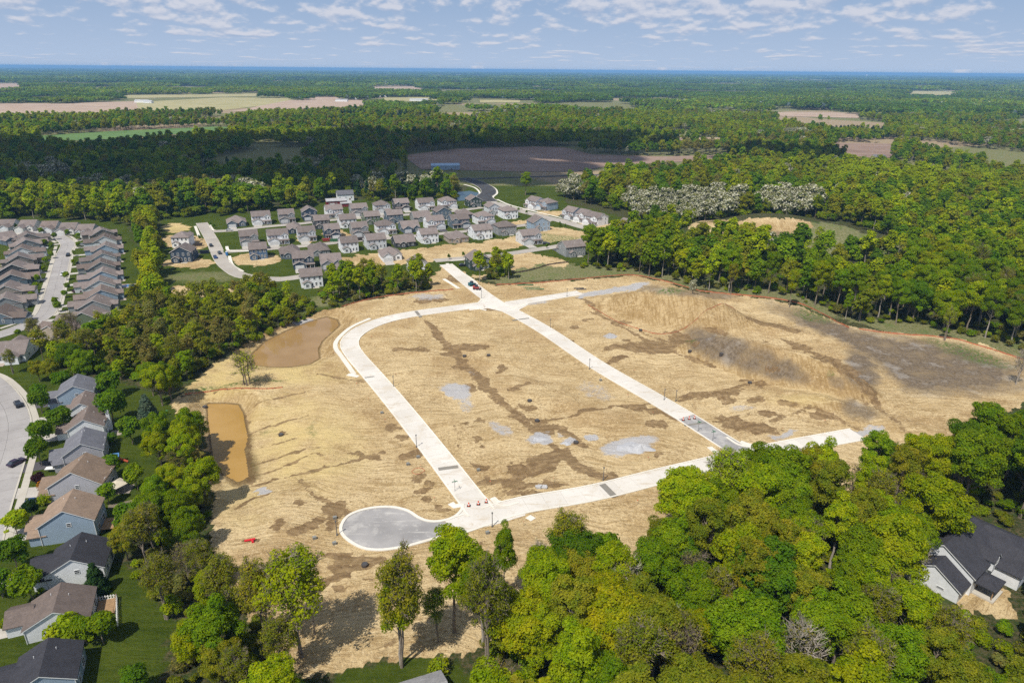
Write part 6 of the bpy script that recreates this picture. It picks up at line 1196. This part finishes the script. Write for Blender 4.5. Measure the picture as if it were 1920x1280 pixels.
CARS = [(128, 480, -65, 'black', 'on the upper bend of the court street'), (119, 516, -70, 'white', 'on the middle of the court street'), (152, 495, 5, 'dark grey', 'on a driveway halfway up the court'), (155, 519, 5, 'black', 'on a driveway just below the white street car'), (146, 548, 8, 'maroon', 'on a driveway low on the court'), (156, 461, 8, 'silver', 'on a driveway near the top of the court'), (83, 467, 15, 'white', 'on the outer driveway near the court bend'), (72, 505, 10, 'blue', 'on an outer driveway of the court'), (64, 521, 10, 'silver', 'on an outer driveway below the blue car'), (10, 601, 10, 'black', 'on a driveway at the mouth of the court'),
        (35, 761, -45, 'black', 'parked at the kerb on the bend'), (32, 870, 70, 'dark purple', 'parked lower on the bend street'), (66, 945, 20, 'blue', 'on a driveway of the near row'), (396, 462, -60, 'black', 'parked on the cross street, farthest of three'), (412, 476, -60, 'dark grey', 'parked on the cross street, middle of three'), (404, 484, -60, 'blue', 'parked on the cross street beside the navy house'), (430, 433, 20, 'white', 'parked on the farthest estate street'), (868, 499, 10, 'black', 'on the drive of the dark green house'), (1113, 431, 10, 'black', 'on bare earth beside the wide street'), (1129, 437, -40, 'black', 'parked at the end of the wide street'), (500, 466, 20, 'dark grey', 'on the street behind the blue house'), (1024, 458, 0, 'dark grey', 'on bare earth next to the light grey house')]
for a, b_, rz, c, where in CARS:
    if c not in CM: CM[c] = car_meshes('paint ' + c)
    p = G(a, b_); root = empty('parked_car', (p[0], p[1], .12), R(rz)); link('body', CM[c][0], root); link('windows', CM[c][1], root)
    for x in (-1.35, 1.4):
        for y in (-.82, .82): link('wheel', WHEEL, root, (x, y, .33))
    tag(root, '%s car %s' % (c, where), 'car', 'parked cars')
root = empty('boat_trailer', onroad(107, 882), R(12)); q = MB(); q.v += [(-2.6, -.8, .9), (1.4, -.9, .9), (3.0, 0, 1.05), (1.4, .9, .9), (-2.6, .8, .9), (-2.4, -.4, .35), (1.2, -.4, .35), (2.4, 0, .6), (1.2, .4, .35), (-2.4, .4, .35)]; q.f += [(0, 1, 2, 3, 4), (0, 5, 6, 1), (1, 6, 7, 2), (2, 7, 8, 3), (3, 8, 9, 4), (4, 9, 5, 0), (5, 9, 8, 7, 6)]; q.m += [0] * 7; q.build('hull', 'white vinyl', root); q = MB(); q.box(-.6, .6, -.5, .5, .92, 1.25); q.build('console', 'rubber', root); tag(root, 'white boat on the driveway of the lilac grey house', 'boat')
# ---- garden things by the near houses
def wfence(pts, label):
    P = [put_on(*p) for p in pts]; root = empty('garden_fence', (0, 0, 0))
    for a, b_ in zip(P[:-1], P[1:]):
        a, b_ = np.array(a), np.array(b_); L = np.linalg.norm(b_ - a); n = max(2, int(L / .5))
        for z in (.4, 1.0): q = MB(); q.tube([a + [0, 0, z], b_ + [0, 0, z]], .05, 4); q.build('rail', 'white vinyl', root)
        for i in range(n): c = a + (b_ - a) * i / n; q = MB(); q.box(c[0] - .12, c[0] + .12, c[1] - .03, c[1] + .03, c[2], c[2] + 1.25); q.build('picket', 'white vinyl', root)
    tag(root, label, 'fence')
wfence([(183, 1128), (220, 1122), (221, 1176)], 'white picket fence round the back of the grey-brown roofed near house')
root = empty('playset', put_on(219, 868), R(20)); q = MB()
for x, y in ((-.8, -.8), (.8, -.8), (-.8, .8), (.8, .8)): q.tube([(x, y, 0), (x, y, 2.4)], .08, 4)
q.box(-.9, .9, -.9, .9, 1.2, 1.3); q.build('tower', 'timber', root); q = MB(); q.quad([(-1.1, -1.1, 2.4), (1.1, -1.1, 2.4), (1.1, 0, 3.1), (-1.1, 0, 3.1)]); q.quad([(-1.1, 1.1, 2.4), (-1.1, 0, 3.1), (1.1, 0, 3.1), (1.1, 1.1, 2.4)]); q.build('canopy', 'toilet blue', root); q = MB(); q.tube([(.9, 0, 1.3), (2.8, -.4, .2)], .3, 6); q.build('slide', 'orange pipe', root); tag(root, 'wooden playset with a blue canopy behind the slate-roofed near house', 'playset')
root = empty('gazebo', put_on(223, 921), R(15)); q = MB()
for x, y in ((-1.9, -1.5), (1.9, -1.5), (-1.9, 1.5), (1.9, 1.5)): q.tube([(x, y, 0), (x, y, 2.3)], .07, 5)
q.build('frame', 'galvanised', root); q = MB(); q.lathe([(2.9, 2.3), (1.0, 2.9), (.1, 3.1)], 4); q.build('canopy', 'canvas', root); tag(root, 'tan canvas gazebo behind the brown-roofed lilac grey house', 'gazebo')
root = empty('swimming_pool', put_on(240, 536), R(10)); q = MB(); q.prism([(3.6 * math.cos(t), 2.0 * math.sin(t)) for t in np.linspace(0, 6.28, 20)[:-1]], .0, .22); q.build('water', 'pool blue', root); q = MB(); q.box(-5, 5, -3.2, 3.2, -.1, .12); q.build('deck', 'stone patio', root); tag(root, 'small blue swimming pool behind the court houses', 'swimming pool')
q = MB(); q.tube([(0, 0, 0), (.2, .2, .8), (.5, -.1, 1.6)], .35, 6); tag(q.build('green_netting', 'pipe green', None, put_on(311, 778)), 'roll of green netting at the lawn corner by the rectangular basin', 'netting')
plain('leaf mulch', (.17, .14, .10), .95, .3, .5); ribbon([(203, 950), (235, 943), (275, 932)], 1.6, -.1, .06, 'path', 'leaf mulch')
# power poles by the country road
for i, (a, b_) in enumerate([(908, 336), (914, 336), (945, 333), (1135, 330)]):
    p = G(a, b_); root = empty('power_pole', (p[0], p[1], 0)); q = MB(); q.tube([(0, 0, 0), (0, 0, 12)], [.2, .13], 6); q.build('pole', 'bark', root); q = MB(); q.box(-1.3, 1.3, -.08, .08, 11, 11.2); q.build('crossarm', 'bark', root); tag(root, 'wooden power pole, %s along the country road' % ORD[i], 'power pole', 'power poles along the country road')
# ------------------------------------------------------------------ clouds that shade the far woods, and the air
def cloud_mat():
    m, nt, b, _ = new_mat('cloud'); b.inputs['Base Color'].default_value = (.85, .86, .88, 1); b.inputs['Roughness'].default_value = 1; b.inputs['Specular IOR Level'].default_value = 0
cloud_mat()
def cloud(cpx, rx, ry, h, seed, label, rz=0):
    """one cumulus standing on the sun's ray to the ground point seen at cpx"""
    g = G(*cpx); c = g + SUNDIR * (h / SUNDIR[2]); r = np.random.default_rng(seed); mb_v, mb_f = [], []
    import bmesh
    bm = bmesh.new(); bmesh.ops.create_icosphere(bm, subdivisions=3, radius=1.0); V0 = np.array([v.co[:] for v in bm.verts]); F0 = np.array([[v.index for v in f.verts] for f in bm.faces]); bm.free()
    off = 0
    for k in range(34):
        a = r.uniform(0, 6.28); q = math.sqrt(r.uniform(0, 1)); px_, py_ = q * math.cos(a) * rx * .85, q * math.sin(a) * ry * .85; s = min(rx, ry) * r.uniform(.22, .42) * (1.1 - .4 * q)
        V = V0 * s * np.array([1.35, 1.1, .62]) * (1 + .25 * (vnoise(V0[:, 0] + k * 3 + V0[:, 2], V0[:, 1] + V0[:, 2] * .7, .45, k) - .5))[:, None]; V[:, 2] = np.maximum(V[:, 2], -.18 * s)
        mb_v.append(V + [px_, py_, s * .2]); mb_f.append(F0 + off); off += len(V)
    me = mesh_np('cloud', np.vstack(mb_v), np.vstack(mb_f), ['cloud'], smoothf=True)
    o = link('cloud', me, None, tuple(c), rz); o['kind'] = 'stuff'; tag(o, label, 'cloud')
cloud((330, 304), 450, 230, 1100, 1, 'large cumulus cloud shading the dark woods beyond the estate')
cloud((800, 292), 370, 180, 1150, 2, 'cumulus cloud shading the woods and brown field behind the estate')
cloud((-40, 306), 260, 190, 1050, 5, 'cumulus cloud at the end of the shaded woods')
cloud((1480, 300), 120, 60, 1000, 3, 'small cumulus cloud shading the woods by the distant field')
cloud((930, 272), 330, 120, 1120, 6, 'long cumulus cloud shading the woods behind the brown field')
cloud((960, 335), 85, 55, 1000, 4, 'small cumulus cloud shading the curving asphalt road')
def haze():
    m = bpy.data.materials.new('haze'); m.use_nodes = True; nt = m.node_tree; nt.nodes.clear(); out = nt.nodes.new('ShaderNodeOutputMaterial'); v = nt.nodes.new('ShaderNodeVolumePrincipled')
    v.inputs['Color'].default_value = (.30, .60, 1.0, 1); v.inputs['Density'].default_value = .000075; v.inputs['Anisotropy'].default_value = .0; nt.links.new(v.outputs[0], out.inputs['Volume'])
    mb = MB(); mb.box(-46000, 46000, -3100, 95000, -9, 108); o = mb.build('haze', [m]); o['kind'] = 'stuff'
haze()
